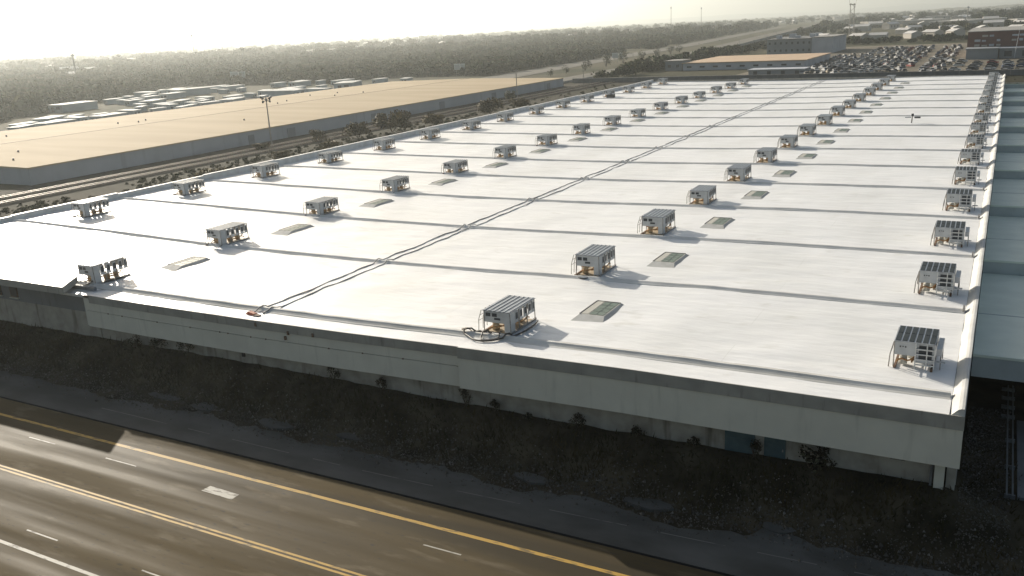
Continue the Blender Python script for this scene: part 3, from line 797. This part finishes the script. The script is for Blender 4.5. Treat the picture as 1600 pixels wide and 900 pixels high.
def make_shrub(name, label, x, y, z, r, h, leafm, seed, cat='shrub', group=None, nl=260, trunk=False):
    rg = random.Random(seed)
    t = thing(name, label, cat, (x, y, z), group)
    st = MB()
    for q in range(5 if not trunk else 4):
        a = rg.uniform(0, 6.28); st.rod((x, y, z-.1), (x+.6*r*math.cos(a), y+.6*r*math.sin(a), z+h*rg.uniform(.5, .85)), .018*h+.01, .008, 5)
    if trunk: st.rod((x, y, z-.2), (x, y, z+h*.45), .06*h*.6, .03*h, 7)
    st.build('trunk' if trunk else 'stem', 'bark', t)
    s = MB(); nb = 9 if nl < 1000 else 16
    for q in range(nb):
        a = rg.uniform(0, 6.28); rr_ = r*math.sqrt(rg.random())*.75
        cz = z + h*rg.uniform(.30, .86); k = rg.uniform(.28, .5)
        leaf_blob(s, (x+rr_*math.cos(a), y+rr_*math.sin(a), cz), (r*k, r*k, h*k*.6), nl//nb, max(.09, r*(.15 if nl < 1000 else .10)), rg)
    puff_normals(s.build('crown' if trunk else 'foliage', leafm, t).data, (x, y, z + h*.35))
    return t
wb = lambda x: slope_z(x, -1.5)
for i, (x, y, r, h, lab) in enumerate(((-6.1, -1.75, 1.15, 1.35, 'broad dark bush by the blue doors under the fascia'),
        (-9.0, -1.6, .35, 1.1, 'thin plant between the two blue doors'), (-15.6, -1.6, .45, .75, 'small spiky shrub at the wall right of the panel step'),
        (-19.2, -1.6, .55, .85, 'leafy shrub at the wall below the step in the fascia'), (-24.9, -1.6, .4, .8, 'small shrub at the wall near the vines'),
        (-12.3, -1.7, .4, .6, 'low shrub at the wall left of the blue doors'), (-22.5, -1.7, .3, .4, 'tiny tuft at the wall between two shrubs'),
        (-27.0, -1.4, .6, 1.4, 'straggling dark vine climbing the wall under the fascia'), (-37.5, -1.5, .5, 1.1, 'dark climber at the wall right of the black downpipe'),
        (-51.5, -1.7, .7, 1.2, 'brown bush at the wall left of the black downpipe'), (-54.5, -1.8, .9, 1.2, 'dry brown bush against the stained wall'),
        (-57.0, -2.0, .8, 1.0, 'dry bush near the left end of the fascia'), (-33.5, -1.5, .4, .9, 'thin climber on the wall below the middle fascia'))):
    make_shrub('shrub', lab, x, y, slope_z(x, y)-.05, r, h, 'shrub_leaf', 40+i, nl=420)
# bushes and small trees along the tracks on the left
for i, (x, y, r, h, m_, lab) in enumerate(((-139, 146, 5.2, 5.2, 'dry_leaf', 'largest rounded brown bush along the left parapet'), (-140, 133, 3.5, 4.0, 'dry_leaf', 'brown bush left of the largest one by the tracks'),
        (-145, 124, 2.2, 3.0, 'dry_leaf', 'ragged bush right of the floodlight pole'), (-135, 160, 3.6, 3.2, 'dry_leaf', 'low bush right of the largest brown bush'), (-134, 189, 4.2, 4.6, 'dry_leaf', 'golden brown bush beyond the tracks halfway along the roof'),
        (-128, 108, 3.0, 2.8, 'dry_leaf', 'dry bush between the roof edge and the floodlight pole'), (-131, 95, 2.6, 2.4, 'dry_leaf', 'dry bush left of the floodlight pole near the roof edge'), (-133, 206, 3.6, 3.2, 'dry_leaf', 'bush right of the golden brown one by the tracks'),
        (-126, 72, 3.4, 2.2, 'dry_leaf', 'flat dry bush near the front of the left parapet'), (-152, 236, 2.5, 3.4, 'tree_leaf', 'green bush at the foot of the plain thin pole'), (-120, 230, 3.2, 2.4, 'dry_leaf', 'low bush far along the left parapet'), (-150, 110, 2.4, 1.8, 'dry_leaf', 'small bush at the foot of the floodlight pole'))):
    make_shrub('bush', lab, x, y, G-.15, r, h, m_, 100+i, cat='bush', nl=2600)

# grass on the slope and rubble by the road
rg = random.Random(11); s = MB()
for _ in range(15000):
    x = rg.uniform(-84, 3.5); y = rg.triangular(-5.6, -1.3, -3.2)
    if x > .2: y = rg.uniform(-5, 8)
    z = slope_z(x, y) if y < -.6 else G
    h = rg.uniform(.10, .34)*(1.3 if noise.noise(Vector((x*.3, y*.5, 2))) > 0 else .7)
    a = rg.uniform(0, 6.28); wv_ = rg.uniform(.03, .07); lx, ly = rg.gauss(0, .12), rg.gauss(0, .12)
    i = len(s.v)
    s.v += [(x-wv_*math.cos(a), y-wv_*math.sin(a), z-.03), (x+wv_*math.cos(a), y+wv_*math.sin(a), z-.03), (x+lx, y+ly, z+h)]
    s.f.append((i, i+1, i+2)); s.m.append(0)
tag(s.build('grass', 'grass_blade'), 'dark dry grass covering the slope below the wall', 'grass', kind='stuff')
s = MB()
tet = [Vector((1, 0, -.3)), Vector((-.4, .9, -.3)), Vector((-.5, -.8, -.3)), Vector((.1, .1, .8))]
for _ in range(12500):
    x = rg.uniform(-78, 4); e = -6.3 + .9*noise.noise(Vector((x*.21, 3, 0)))
    y = rg.gauss(e+1.1, 1.0)
    if x > -12: y += .6*rg.random()
    if y < -7.8: continue
    k = rg.choice((.03, .04, .05, .06, .08, .12 if rg.random() < .35 else .05))*rg.uniform(.8, 1.3)
    q = Matrix.Rotation(rg.uniform(0, 6.28), 3, 'Z'); zb_ = G + .01 if y < -5.6 else slope_z(x, y)
    i = len(s.v)
    for p in tet: s.v.append(tuple(q @ Vector((p.x*k*rg.uniform(.7, 1.3), p.y*k*rg.uniform(.7, 1.2), p.z*k)) + Vector((x, y, zb_ + k*.3))))
    s.f += [(i, i+1, i+3), (i+1, i+2, i+3), (i+2, i, i+3)]; s.m += [0, 0, 0]
for _ in range(2500):
    x = rg.uniform(.7, 3); y = rg.uniform(-4, 14); k = rg.uniform(.03, .08); i = len(s.v)
    for p in tet: s.v.append(tuple(Vector((p.x*k, p.y*k, p.z*k)) + Vector((x, y, (slope_z(x, y) if y < -.6 else G) + k*.3))))
    s.f += [(i, i+1, i+3), (i+1, i+2, i+3), (i+2, i, i+3)]; s.m += [0, 0, 0]
tag(s.build('rubble', 'stone'), 'band of broken stones and rubble along the road shoulder', 'rubble', kind='stuff')

# ------------------------------------------------------------------ beyond the roof: low wall, lot, cars, buildings
bw = thing('boundary_wall', 'long low dark wall running behind the far end of the roof', 'wall', (-50, 318, G))
for q in range(28):
    xa = -166 + q*8
    MB().box(xa, xa+7.95, 318, 318.4, G-.3, -4.55).build('panel', 'concrete_dark', bw)
    MB().box(xa, xa+7.95, 317.9, 318.5, -4.547, -4.32).build('coping', 'concrete', bw)
tag(MB().quad((-103, 324, G-.1), (60, 324, G-.1), (60, 640, G-.1), (-103, 640, G-.1)).build('parking_lot', 'lot_ground'), kind='structure')

def car_mesh(nm):
    s = MB()
    st = [(-2.2, .75, .30, .78), (-2.05, .85, .25, .92), (-.9, .88, .25, .98), (.9, .88, .25, .98), (2.0, .84, .25, .80), (2.2, .72, .30, .66)]
    for a, b2 in zip(st[:-1], st[1:]):
        s.hexa([(a[0], -a[1], a[2]), (b2[0], -b2[1], b2[2]), (b2[0], b2[1], b2[2]), (a[0], a[1], a[2])], [(a[0], -a[1], a[3]), (b2[0], -b2[1], b2[3]), (b2[0], b2[1], b2[3]), (a[0], a[1], a[3])])
    s.hexa([(-1.7, -.80, .96), (1.15, -.80, .96), (1.15, .80, .96), (-1.7, .80, .96)], [(-1.15, -.62, 1.43), (.35, -.62, 1.43), (.35, .62, 1.43), (-1.15, .62, 1.43)], 1)
    s.hexa([(-1.17, -.64, 1.432), (.37, -.64, 1.432), (.37, .64, 1.432), (-1.17, .64, 1.432)], [(-1.1, -.58, 1.49), (.3, -.58, 1.49), (.3, .58, 1.49), (-1.1, .58, 1.49)], 0)
    for x in (-1.35, 1.35):
        for y in (-.86, .68): s.rod((x, y, .32), (x, y+.18, .32), .32, nseg=8, mi=2)
    return s.mesh('car', ['car_'+nm, 'car_glass', 'tyre'])
car_me = {c: car_mesh(c) for c in ('silver', 'white', 'dark', 'grey', 'tan', 'red', 'blue')}
rc = random.Random(21)
def put_car(x, y, rz, label, group):
    c = rc.choices(['silver', 'white', 'dark', 'grey', 'tan', 'red', 'blue'], [5, 4, 4, 5, 2, 1, 1])[0]
    o = link('parked_car', car_me[c]); o.location = (x, y, G-.1); o.rotation_euler = (0, 0, rz)
    tag(o, label.replace('#', {'dark': 'black'}.get(c, c)), 'car', group)
col_x = [-17.3, -11, -5, .6, 5.6, 10.5]
for i, x in enumerate(col_x):
    for k in range(5 if i else 6):
        if rc.random() < .06: continue
        put_car(x + rc.uniform(-.3, .3) + k*.12, 334 + k*15 + rc.uniform(-2, 2), R(rc.uniform(-25, 10)), f'# car, {ordinal(k)} from the boundary wall in the {ordinal(i)} spaced row from the left', 'cars in the spaced rows of the lot')
for i in range(17):
    x = -74 + i*3.3
    y = 330 + rc.uniform(0, 8) + max(0, 12 - i*2); k = 0
    if i == 13: continue
    row = ordinal(i if i < 13 else i-1)
    while y < 590 and k < 19:
        if rc.random() < .94 and not (x < -64 and y > 500):
            put_car(x + rc.uniform(-.9, .9) - (y-330)*.05*(1-i/24), y, R(90 + rc.uniform(-40, 40)), f'# car, {ordinal(k)} from the boundary wall in the {row} packed row from the left', 'cars packed in the lot'); k += 1
        y += rc.uniform(9.5, 16)

def building(name, label, x0, x1, y0, y1, h, wallm, roofm, rows=0, cols=0, over=.4, winm='vent_dark', wh=1.4, ww=1.6, base=G-.2, cat='building', group=None):
    t = thing(name, label, cat, ((x0+x1)/2, (y0+y1)/2, base), group)
    MB().box(x0, x1, y0, y1, base, base+h).build('wall', wallm, t)
    MB().box(x0-over, x1+over, y0-over, y1+over, base+h+.003, base+h+.35).build('roof', roofm, t)
    for r in range(rows):
        for c in range(cols):
            cx = x0 + (c+.5)*(x1-x0)/cols; z = base + (r+.5)*h/rows
            MB().box(cx-ww/2, cx+ww/2, y0-.12, y0-.003, z-wh/2, z+wh/2).build('window', winm, t)
    return t
building('tan_roofed_shed', 'long shed with an orange tan roof beyond the boundary wall', -141, -82, 395, 462, 3.4, 'light_wall', 'orange_roof', 1, 9, ww=2.4, wh=.8)
building('low_shed', 'small pale flat roofed shed just behind the boundary wall', -96, -73, 345, 356, 2.2, 'grey_wall', 'light_wall', 1, 4)
building('block', 'small square block at the left end of the orange roofed shed', -150.5, -141.8, 396, 410, 4.6, 'grey_wall', 'concrete', 1, 2)
gb = building('factory', 'grey factory with a cluttered roof left of the car park', -136, -108, 552, 610, 9.0, 'grey_wall', 'concrete_dark', 2, 8, ww=1.2)
for x, y, wx, hy in ((-132, 560, 3, 2), (-127, 575, 4, 2.5), (-121, 563, 3, 1.6), (-115, 580, 5, 2.2), (-112, 566, 3, 2)):
    MB().box(x, x+wx, y, y+4, G+9.2, G+9.2+hy).build('roof_plant', 'light_wall', gb)
building('factory_annex', 'pale blue panelled annex joined to the grey factory', -107.5, -95, 548, 600, 9.6, 'light_wall', 'concrete', 0, 0)
bb = building('brown_hall', 'large dark brown hall at the right edge behind the cars', -17, 70, 446, 520, 11.8, 'brown_wall', 'concrete', 0, 0)
rq = random.Random(5)
for r in range(3):
    for c in range(14):
        if rq.random() < .35: continue
        xx = -14 + c*3.1; zz = G + 4.9 + r*2.2
        MB().box(xx, xx+1.5+rq.random(), 445.85, 445.997, zz, zz+.7+.4*rq.random()).build('window', 'light_wall' if rq.random() < .45 else 'house_wall', bb)
building('grey_annex', 'low grey annex with a pale roof in front of the brown hall', -16.5, -3.5, 428, 445, 4.6, 'grey_wall', 'grey_wall', 0, 0)
building('pale_annex', 'low shed with a pale roof right of the grey annex', -3.0, 40, 432, 445.2, 4.4, 'grey_wall', 'light_wall', 1, 6, ww=3, wh=2.4)
t = thing('light_mast', 'slim leaning mast before the brown hall', 'mast', (3.2, 440, G)); MB().rod((3.2, 430, G), (4.4, 430, G+14), .16, .08).build('pole', 'light_wall', t)

# lattice mast
LM = thing('lattice_mast', 'tall lattice mast behind the grey factory', 'mast', (-121, 804, G))
HM = 24.2 - G
for sx in (-1, 1):
    for sy in (-1, 1):
        MB().rod((-121.2+sx*2.0, 804+sy*2.0, G-.3), (-121.8+sx*1.5, 804+sy*1.5, G+HM), .22, .16, 5).build('leg', 'steel_post', LM)
for q in range(9):
    z0 = G + q*HM/9; z1 = z0 + HM/9; sg = 1 if q % 2 else -1
    for sy in (-1, 1): MB().rod((-121.4-sg*1.9, 804+sy*1.9, z0), (-121.5+sg*1.8, 804+sy*1.9, z1), .10, nseg=4).build('brace', 'steel_post', LM)
for sg in (-1, 1): MB().rod((-121.6+sg*1.5, 804, G+HM-6), (-121.6+sg*3.2, 804, G+HM+4), .14, .10, 5).build('antenna', 'steel_post', LM)
MB().box(-124, -119.4, 802, 806, G+HM-1.2, G+HM-.6).build('platform', 'steel_post', LM)

# highway: level near the roof, then a viaduct
HW = thing('highway', 'pale highway running away and rising as a viaduct', 'highway', (-180, 400, G))
hp = [((-171, -199), 312, G), ((-169.5, -197.5), 366, G), ((-174, -201), 477, G+.2), ((-187, -216), 640, -4.6), ((-204, -232), 860, -2.4), ((-232, -258), 1180, -.6), ((-276, -300), 1640, .4), ((-330, -350), 2240, 1.2), ((-400, -420), 3100, 1.6)]
hp = [((a[0], a[0] + (a[1]-a[0])*.68), y_, z_) for a, y_, z_ in hp]
top, par = MB(), MB()
def lerp_hp(y):
    for a, b2 in zip(hp[:-1], hp[1:]):
        if a[1] <= y <= b2[1]:
            u = (y-a[1])/(b2[1]-a[1]); return (a[0][0]+(b2[0][0]-a[0][0])*u, a[0][1]+(b2[0][1]-a[0][1])*u, a[2]+(b2[2]-a[2])*u)
for a, b2 in zip(hp[:-1], hp[1:]):
    (ax, axl), ay, az = a; (bx, bxl), by, bz = b2
    top.hexa([(axl, ay, az-1.1), (ax, ay, az-1.1), (bx, by, bz-1.1), (bxl, by, bz-1.1)], [(axl, ay, az), (ax, ay, az), (bx, by, bz), (bxl, by, bz)])
    par.hexa([(ax-.3, ay, az+.01), (ax+.1, ay, az-1.2), (bx+.1, by, bz-1.2), (bx-.3, by, bz+.01)], [(ax-.3, ay, az+.75), (ax+.1, ay, az+.75), (bx+.1, by, bz+.75), (bx-.3, by, bz+.75)])
top.build('deck', 'asphalt_far', HW); par.build('parapet', 'concrete', HW)
for y in range(660, 2400, 60):
    xa, xb, z = lerp_hp(y); MB().box(min(xa, xb)+4, max(xa, xb)-4, y-1, y+1, G-.3, z-1.1).build('pier', 'concrete', HW)
tag(MB().quad((-236, 300, G-.06), (-214, 300, G-.06), (-262, 800, G-.06), (-284, 800, G-.06)).quad((-262, 800, G-.06), (-284, 800, G-.06), (-420, 1900, G-.06), (-404, 1900, G-.06)).build('side_road', 'asphalt_far'), kind='structure')
ri = random.Random(8)
for i, (x, y, h) in enumerate(((-205, 420, 6), (-207, 455, 6.5), (-210, 490, 7), (-209, 520, 6), (-214, 560, 6), (-205, 395, 4), (-220, 610, 6), (-226, 650, 6), (-203, 372, 3.6))):
    make_shrub('roadside_tree', f'dark tree on the highway verge, {ordinal([2, 3, 4, 5, 6, 1, 7, 8, 0][i])} from the near end', x, y, G-.2, h*.62, h, 'tree_leaf', 300+i, cat='tree', group='trees on the highway verge', nl=420, trunk=True)
for i in range(9):
    y = 330 + i*62; x = -166 - (0 if y < 500 else (y-500)*.075)
    t = thing('lamp_post', f'thin lamp post beside the pale highway, {ordinal(i)} from the near end', 'lamp post', (x, y, G), 'lamp posts along the highway')
    MB().rod((x, y, G-.2), (x, y, G+9), .13, .08, 6).build('pole', 'steel_post', t)
    MB().rod((x, y, G+8.9), (x-2.2, y, G+9.4), .06, nseg=5).build('arm', 'steel_post', t)
    MB().box(x-2.8, x-2.1, y-.15, y+.15, G+9.3, G+9.45).build('lamp_head', 'vent_dark', t)

# billboards
def billboard(x, y, w2, zlo, zhi, label):
    t = thing('billboard', label, 'billboard', (x, y, G), 'billboards by the woods')
    for q in range(2):
        xa = x + q*w2*1.12; wq = w2 if q == 0 else w2*.62
        MB().box(xa, xa+wq, y, y+.3, zlo, zhi).build('panel', 'sign_white', t)
        MB().box(xa+.25, xa+wq-.25, y-.06, y-.003, zlo+.3, zhi-.3).build('poster', 'sign_back', t)
        for px in (xa+wq*.25, xa+wq*.75): MB().rod((px, y+.5, G-.3), (px, y+.5, zhi-.2), .14).build('post', 'steel_post', t)
billboard(-276, 397, 4.0, -3.0, .2, 'double pale billboard standing before the woods')
billboard(-223.5, 505, 4.4, -3.7, -.4, 'small framed billboard near the highway and woods')
billboard(-411, 358, 7, -3.4, 1.2, 'large grey billboard behind the white roofed yard')

# white roofed sheds and trailers in the yard left of the tan warehouse
def shed_mesh(Lx, Ly, h):
    s = MB(); s.box(-Lx, Lx, -Ly, Ly, 0, h, 0)
    i = len(s.v); e = .25
    s.hexa([(-Lx-e, -Ly-e, h+.003), (Lx+e, -Ly-e, h+.003), (Lx+e, Ly+e, h+.003), (-Lx-e, Ly+e, h+.003)], [(-Lx-e, -Ly-e, h+.2), (Lx+e, -Ly-e, h+.2), (Lx+e, Ly+e, h+.35), (-Lx-e, Ly+e, h+.35)], 1)
    s.box(-Lx*.6, -Lx*.2, -Ly-.06, -Ly-.003, .2, h*.7, 2); s.box(Lx*.1, Lx*.6, -Ly-.06, -Ly-.003, h*.4, h*.75, 2)
    return s.mesh('shed', ['shed_side', 'shed_white', 'vent_dark'])
sheds = [shed_mesh(3.0, 5.6, 2.3), shed_mesh(2.0, 3.8, 2.1), shed_mesh(4.6, 8.5, 3.0), shed_mesh(1.3, 2.6, 1.9)]
rs = random.Random(12); placed = []; shed_list = []
tries = 0
while len(placed) < 66 and tries < 5000:
    tries += 1
    y = rs.uniform(132, 350); x = -274 - rs.random()*(34 + (y-130)*.55)
    if noise.noise(Vector((x*.02, y*.02, 6))) < -.12: continue
    k = rs.choices([0, 1, 2, 3], [3, 3.0, 1.6, 2.2])[0]
    rad = (7.5, 5.5, 11, 4.2)[k]
    if any((x-a)**2 + (y-b2)**2 < ((rad+c_)*.8)**2 for a, b2, c_ in placed): continue
    placed.append((x, y, rad))
    o = link('yard_shed', sheds[k]); shed_list.append((math.atan2(x-CAMPOS.x, y-CAMPOS.y), k, o)); o.location = (x, y, G-.25); o.rotation_euler = (0, 0, R(rs.choice((0, 90, 20, -15)) + rs.uniform(-6, 6)))
cnt = [0, 0, 0, 0]
for az_, k, o in sorted(shed_list, key=lambda q: q[0]):
    lab = ['white roofed shed', 'small white roofed cabin', 'large white roofed hall', 'tiny white roofed hut'][k]
    tag(o, f'{lab}, {ordinal(min(cnt[k], 29))} from the left in the yard behind the tan warehouse', 'shed', 'white roofed sheds in the yard'); cnt[k] += 1

# far town houses and factories
def house_mesh(Lx, Ly, h, rt, gable=True):
    s = MB(); s.box(-Lx, Lx, -Ly, Ly, 0, h, 0)
    i = len(s.v)
    if gable:
        s.v += [(-Lx-.4, -Ly-.4, h), (Lx+.4, -Ly-.4, h), (Lx+.4, Ly+.4, h), (-Lx-.4, Ly+.4, h), (-Lx-.4, 0, h+rt), (Lx+.4, 0, h+rt)]
        s.f += [(i, i+1, i+5, i+4), (i+2, i+3, i+4, i+5), (i, i+4, i+3), (i+1, i+2, i+5)]; s.m += [1, 1, 0, 0]
    else: s.box(-Lx-.3, Lx+.3, -Ly-.3, Ly+.3, h+.003, h+.5, 1)
    for x in (-.6, 0, .6): s.box(x*Lx-.8, x*Lx+.8, -Ly-.08, -Ly-.003, h*.35, h*.75, 2)
    return s.mesh('house', ['house_wall', 'house_roof', 'vent_dark'])
houses = [house_mesh(7, 5, 4, 2), house_mesh(12, 8, 5, 1, False), house_mesh(25, 14, 7, 1, False), house_mesh(9, 6, 6, 2.4)]
rh = random.Random(31)
def ground_at(px, py):      # a spot on the far plain by compass bearing and distance
    d = Vector((math.sin(px)*py, math.cos(px)*py, 0)); return CAMPOS.x + d.x, CAMPOS.y + d.y
n_h = 0
while n_h < 290:
    az = R(rh.uniform(-62, 3) if n_h % 2 else rh.uniform(-17, 4)); dist = (900 if n_h % 2 else 680) + 3000*rh.random()**1.5
    x, y = ground_at(az, dist)
    dens = noise.noise(Vector((x*.0016, y*.0016, 4)))
    forest = (az > R(-52) and az < R(-17) and dist < 1450)
    if (dens < -.12 and n_h % 2) or forest: continue
    if -520 < x < -120 and dist < 3000: 
        if -300-.07*y < x < -130-.06*y: continue
    if -60 < x < 0 and dist < 800: continue
    if x > -140 and x < 80 and 400 < y < 700: continue
    k = rh.choices([0, 1, 2, 3], [5, 4, 1.3, 4])[0]
    if k in (1, 2) and dist < 1150: k = 0
    o = link('far_house', houses[k]); o.location = (x, y, G-.3); o.rotation_euler = (0, 0, rh.uniform(0, 3.14))
    tag(o, f"{['small gabled house', 'flat roofed house', 'wide flat pale factory', 'tall gabled house'][k]} {next(tx for lim, tx in ((-45, 'beyond the woods at the far left'), (-32, 'beyond the woods left of centre'), (-17, 'beyond the woods near the middle skyline'), (-9, 'around the viaduct and lattice mast'), (-2, 'among trees behind the car park'), (90, 'behind the dark brown hall')) if math.degrees(az) < lim)}", 'house' if k != 2 else 'factory', 'far houses on the plain' if k != 2 else 'far factories on the plain')
    n_h += 1
# thin far masts on the skyline
for az, dist, h, lab in ((-18.6, 2600, 60, 'thin mast on the skyline above the middle of the roof'), (-16.8, 2700, 55, 'thin mast right of another on the middle skyline'), (-47.5, 1500, 40, 'thin mast above the far left town'), (-2.2, 1500, 22, 'white topped tower on the skyline beyond the car park'), (.5, 2400, 48, 'thin mast on the skyline at the far right'), (1.3, 2400, 44, 'thin mast last at the right on the skyline'), (-54, 900, 22, 'thin pole standing in the far left trees')):
    x, y = ground_at(R(az), dist)
    t = thing('far_mast', lab, 'mast', (x, y, G)); MB().rod((x, y, G-.3), (x, y, G+h), 1.0, .5, 6).build('pole', 'steel_post', t)
    MB().box(x-1.6, x+1.6, y-1, y+1, G+h*.9, G+h*.97).build('head', 'light_wall', t)

# ------------------------------------------------------------------ woods (uncountable): crowns instanced on points
def crown_variant(i, n_leaf, squash):
    rg2 = random.Random(500+i); s = MB()
    for q in range(7):
        a = rg2.uniform(0, 6.28); rr_ = .55*math.sqrt(rg2.random())
        leaf_blob(s, (rr_*math.cos(a), rr_*math.sin(a), .35 + .45*rg2.random()*squash), (.46, .46, .32), n_leaf//7, .34, rg2)
    s.rod((0, 0, -.3), (0, 0, .5), .06, .03, 5)
    me = s.mesh('crown', 'forest_leaf'); puff_normals(me, (0, 0, -.45)); return bpy.data.objects.new('woods_crown', me)
ccol = bpy.data.collections.new('crown_variants')
for i in range(5): ccol.objects.link(crown_variant(i, 150, .7 + .2*i))
rf_ = np.random.default_rng(4)
pts, scl = [], []
def add_zone(n, az0, az1, d0, d1, s0, s1, keep):
    az = np.radians(rf_.uniform(az0, az1, n)); u = rf_.random(n); d = 1/(1/d0 + (1/d1 - 1/d0)*u)    # even on screen
    x = CAMPOS.x + np.sin(az)*d; y = CAMPOS.y + np.cos(az)*d
    sc = (s0 + (s1*1.25-s0)*rf_.random(n)**1.8)*np.clip(d/800, 1, 1.7)
    for a, b2, c_, dd in zip(x, y, sc, d):
        if keep(a, b2, dd): pts.append((a, b2, G-.3)); scl.append(c_)
def off_road(x, y, d):
    if y > 290:
        r = float(np.interp(y, [312, 477, 860, 1180, 1640, 2240, 3100], [-166, -170, -200, -228, -272, -326, -396]))
        lft = float(np.interp(y, [300, 800, 1900, 3100], [-240, -288, -424, -430]))
        if lft < x < r: return False
    if x > -262 and y < 330: return False
    if -158 < x < 80 and y < 680: return False
    if -450 < x < -160 and y < 395 - (0 if x > -262 else .0): 
        if y < 355 and x > -262 - (40 + (y-110)*.62): return False
        if x > -300: return y > 398
    return True
def wood_keep(x, y, d):
    if not off_road(x, y, d): return False
    return noise.noise(Vector((x*.008, y*.008, 0))) > -.45
def sparse_keep(x, y, d):
    if not off_road(x, y, d): return False
    return noise.noise(Vector((x*.004, y*.004, 3))) + .5*noise.noise(Vector((x*.012, y*.012, 7))) > .02
add_zone(32000, -62, -16, 250, 1500, 2.4, 4.6, wood_keep)
def weed_keep(x, y, d):
    return (-143 < x < -97.5 and 20 < y < 330 and noise.noise(Vector((x*.06, y*.03, 5))) > -.15) or (-100 < x < 50 and 228 < y < 316 and noise.noise(Vector((x*.05, y*.05, 8))) > .05)
add_zone(30000, -75, 3, 100, 380, .22, .62, weed_keep)
add_zone(9000, -62, 4, 1400, 5000, 3.0, 6.0, sparse_keep)
add_zone(4200, -17, 5, 560, 2200, 2.0, 4.0, sparse_keep)
pm = bpy.data.meshes.new('woods'); pm.from_pydata(pts, [], [])
at = pm.attributes.new('sc', 'FLOAT', 'POINT'); at.data.foreach_set('value', scl)
wo = link('woods', pm)
tag(wo, 'broad dark woods and scrub stretching to the hazy plain', 'woods', kind='stuff')
ng = bpy.data.node_groups.new('woods', 'GeometryNodeTree')
ng.interface.new_socket('Geometry', in_out='INPUT', socket_type='NodeSocketGeometry'); ng.interface.new_socket('Geometry', in_out='OUTPUT', socket_type='NodeSocketGeometry')
gi, go = ng.nodes.new('NodeGroupInput'), ng.nodes.new('NodeGroupOutput')
ip = ng.nodes.new('GeometryNodeInstanceOnPoints'); ci = ng.nodes.new('GeometryNodeCollectionInfo')
ci.inputs['Collection'].default_value = ccol; ci.inputs['Separate Children'].default_value = True; ci.inputs['Reset Children'].default_value = True
na = ng.nodes.new('GeometryNodeInputNamedAttribute'); na.data_type = 'FLOAT'; na.inputs['Name'].default_value = 'sc'
rv = ng.nodes.new('FunctionNodeRandomValue'); rv.data_type = 'FLOAT_VECTOR'; rv.inputs[1].default_value = (0, 0, 6.28)
rv.inputs[0].default_value = (0, 0, 0)
ng.links.new(gi.outputs[0], ip.inputs['Points']); ng.links.new(ci.outputs[0], ip.inputs['Instance'])
ip.inputs['Pick Instance'].default_value = True
ng.links.new(rv.outputs[0], ip.inputs['Rotation'])
ng.links.new(na.outputs[0], ip.inputs['Scale'])
ng.links.new(ip.outputs[0], go.inputs[0])
md = wo.modifiers.new('woods', 'NODES'); md.node_group = ng

# ------------------------------------------------------------------ far hills
def hill(name, az0, az1, dist, hmax, seed, depth=1500):
    s = MB(); n_ = 70
    for i in range(n_+1):
        az = R(az0 + (az1-az0)*i/n_); e = math.sin(math.pi*i/n_)**.6
        h = hmax*e*(.55 + .45*noise.noise(Vector((i*.11, seed, 0))) + .14*noise.noise(Vector((i*.5, seed, 4))))
        for d, hh in ((dist, 0), (dist+depth*.4, h*.75), (dist+depth*.6, h), (dist+depth, 0)):
            x, y = ground_at(az, d); s.v.append((x, y, G-.35 + max(0, hh)))
    for i in range(n_):
        for q in range(3):
            a = i*4+q; s.f.append((a, a+4, a+5, a+1)); s.m.append(0)
    tag(s.build(name, 'hill', smooth=True), kind='structure')
hill('hills', -32, -27, 2100, 26, 1, 500)
hill('hills', -6, 8, 3900, 30, 2, 1200)
hill('hills', -64, -30, 9000, 300, 3, 2500)
hill('hills', -36, 8, 12000, 90, 4, 2500)
hill('hills', -15.5, -9, 2600, 24, 6, 500)

# ------------------------------------------------------------------ haze
h = MB().box(-17000, 9000, -420, 16500, G-1.5, 420)
m = bpy.data.materials.new('haze'); m.use_nodes = True
n, l = m.node_tree.nodes, m.node_tree.links
n.remove(n['Principled BSDF'])
pv = n.new('ShaderNodeVolumePrincipled')
pv.inputs['Color'].default_value = (.90, .96, .94, 1)
pv.inputs['Density'].default_value = .00018
pv.inputs['Anisotropy'].default_value = .62
l.new(pv.outputs[0], n['Material Output'].inputs['Volume'])
MATS['haze'] = m
tag(h.build('haze', 'haze'), kind='stuff')
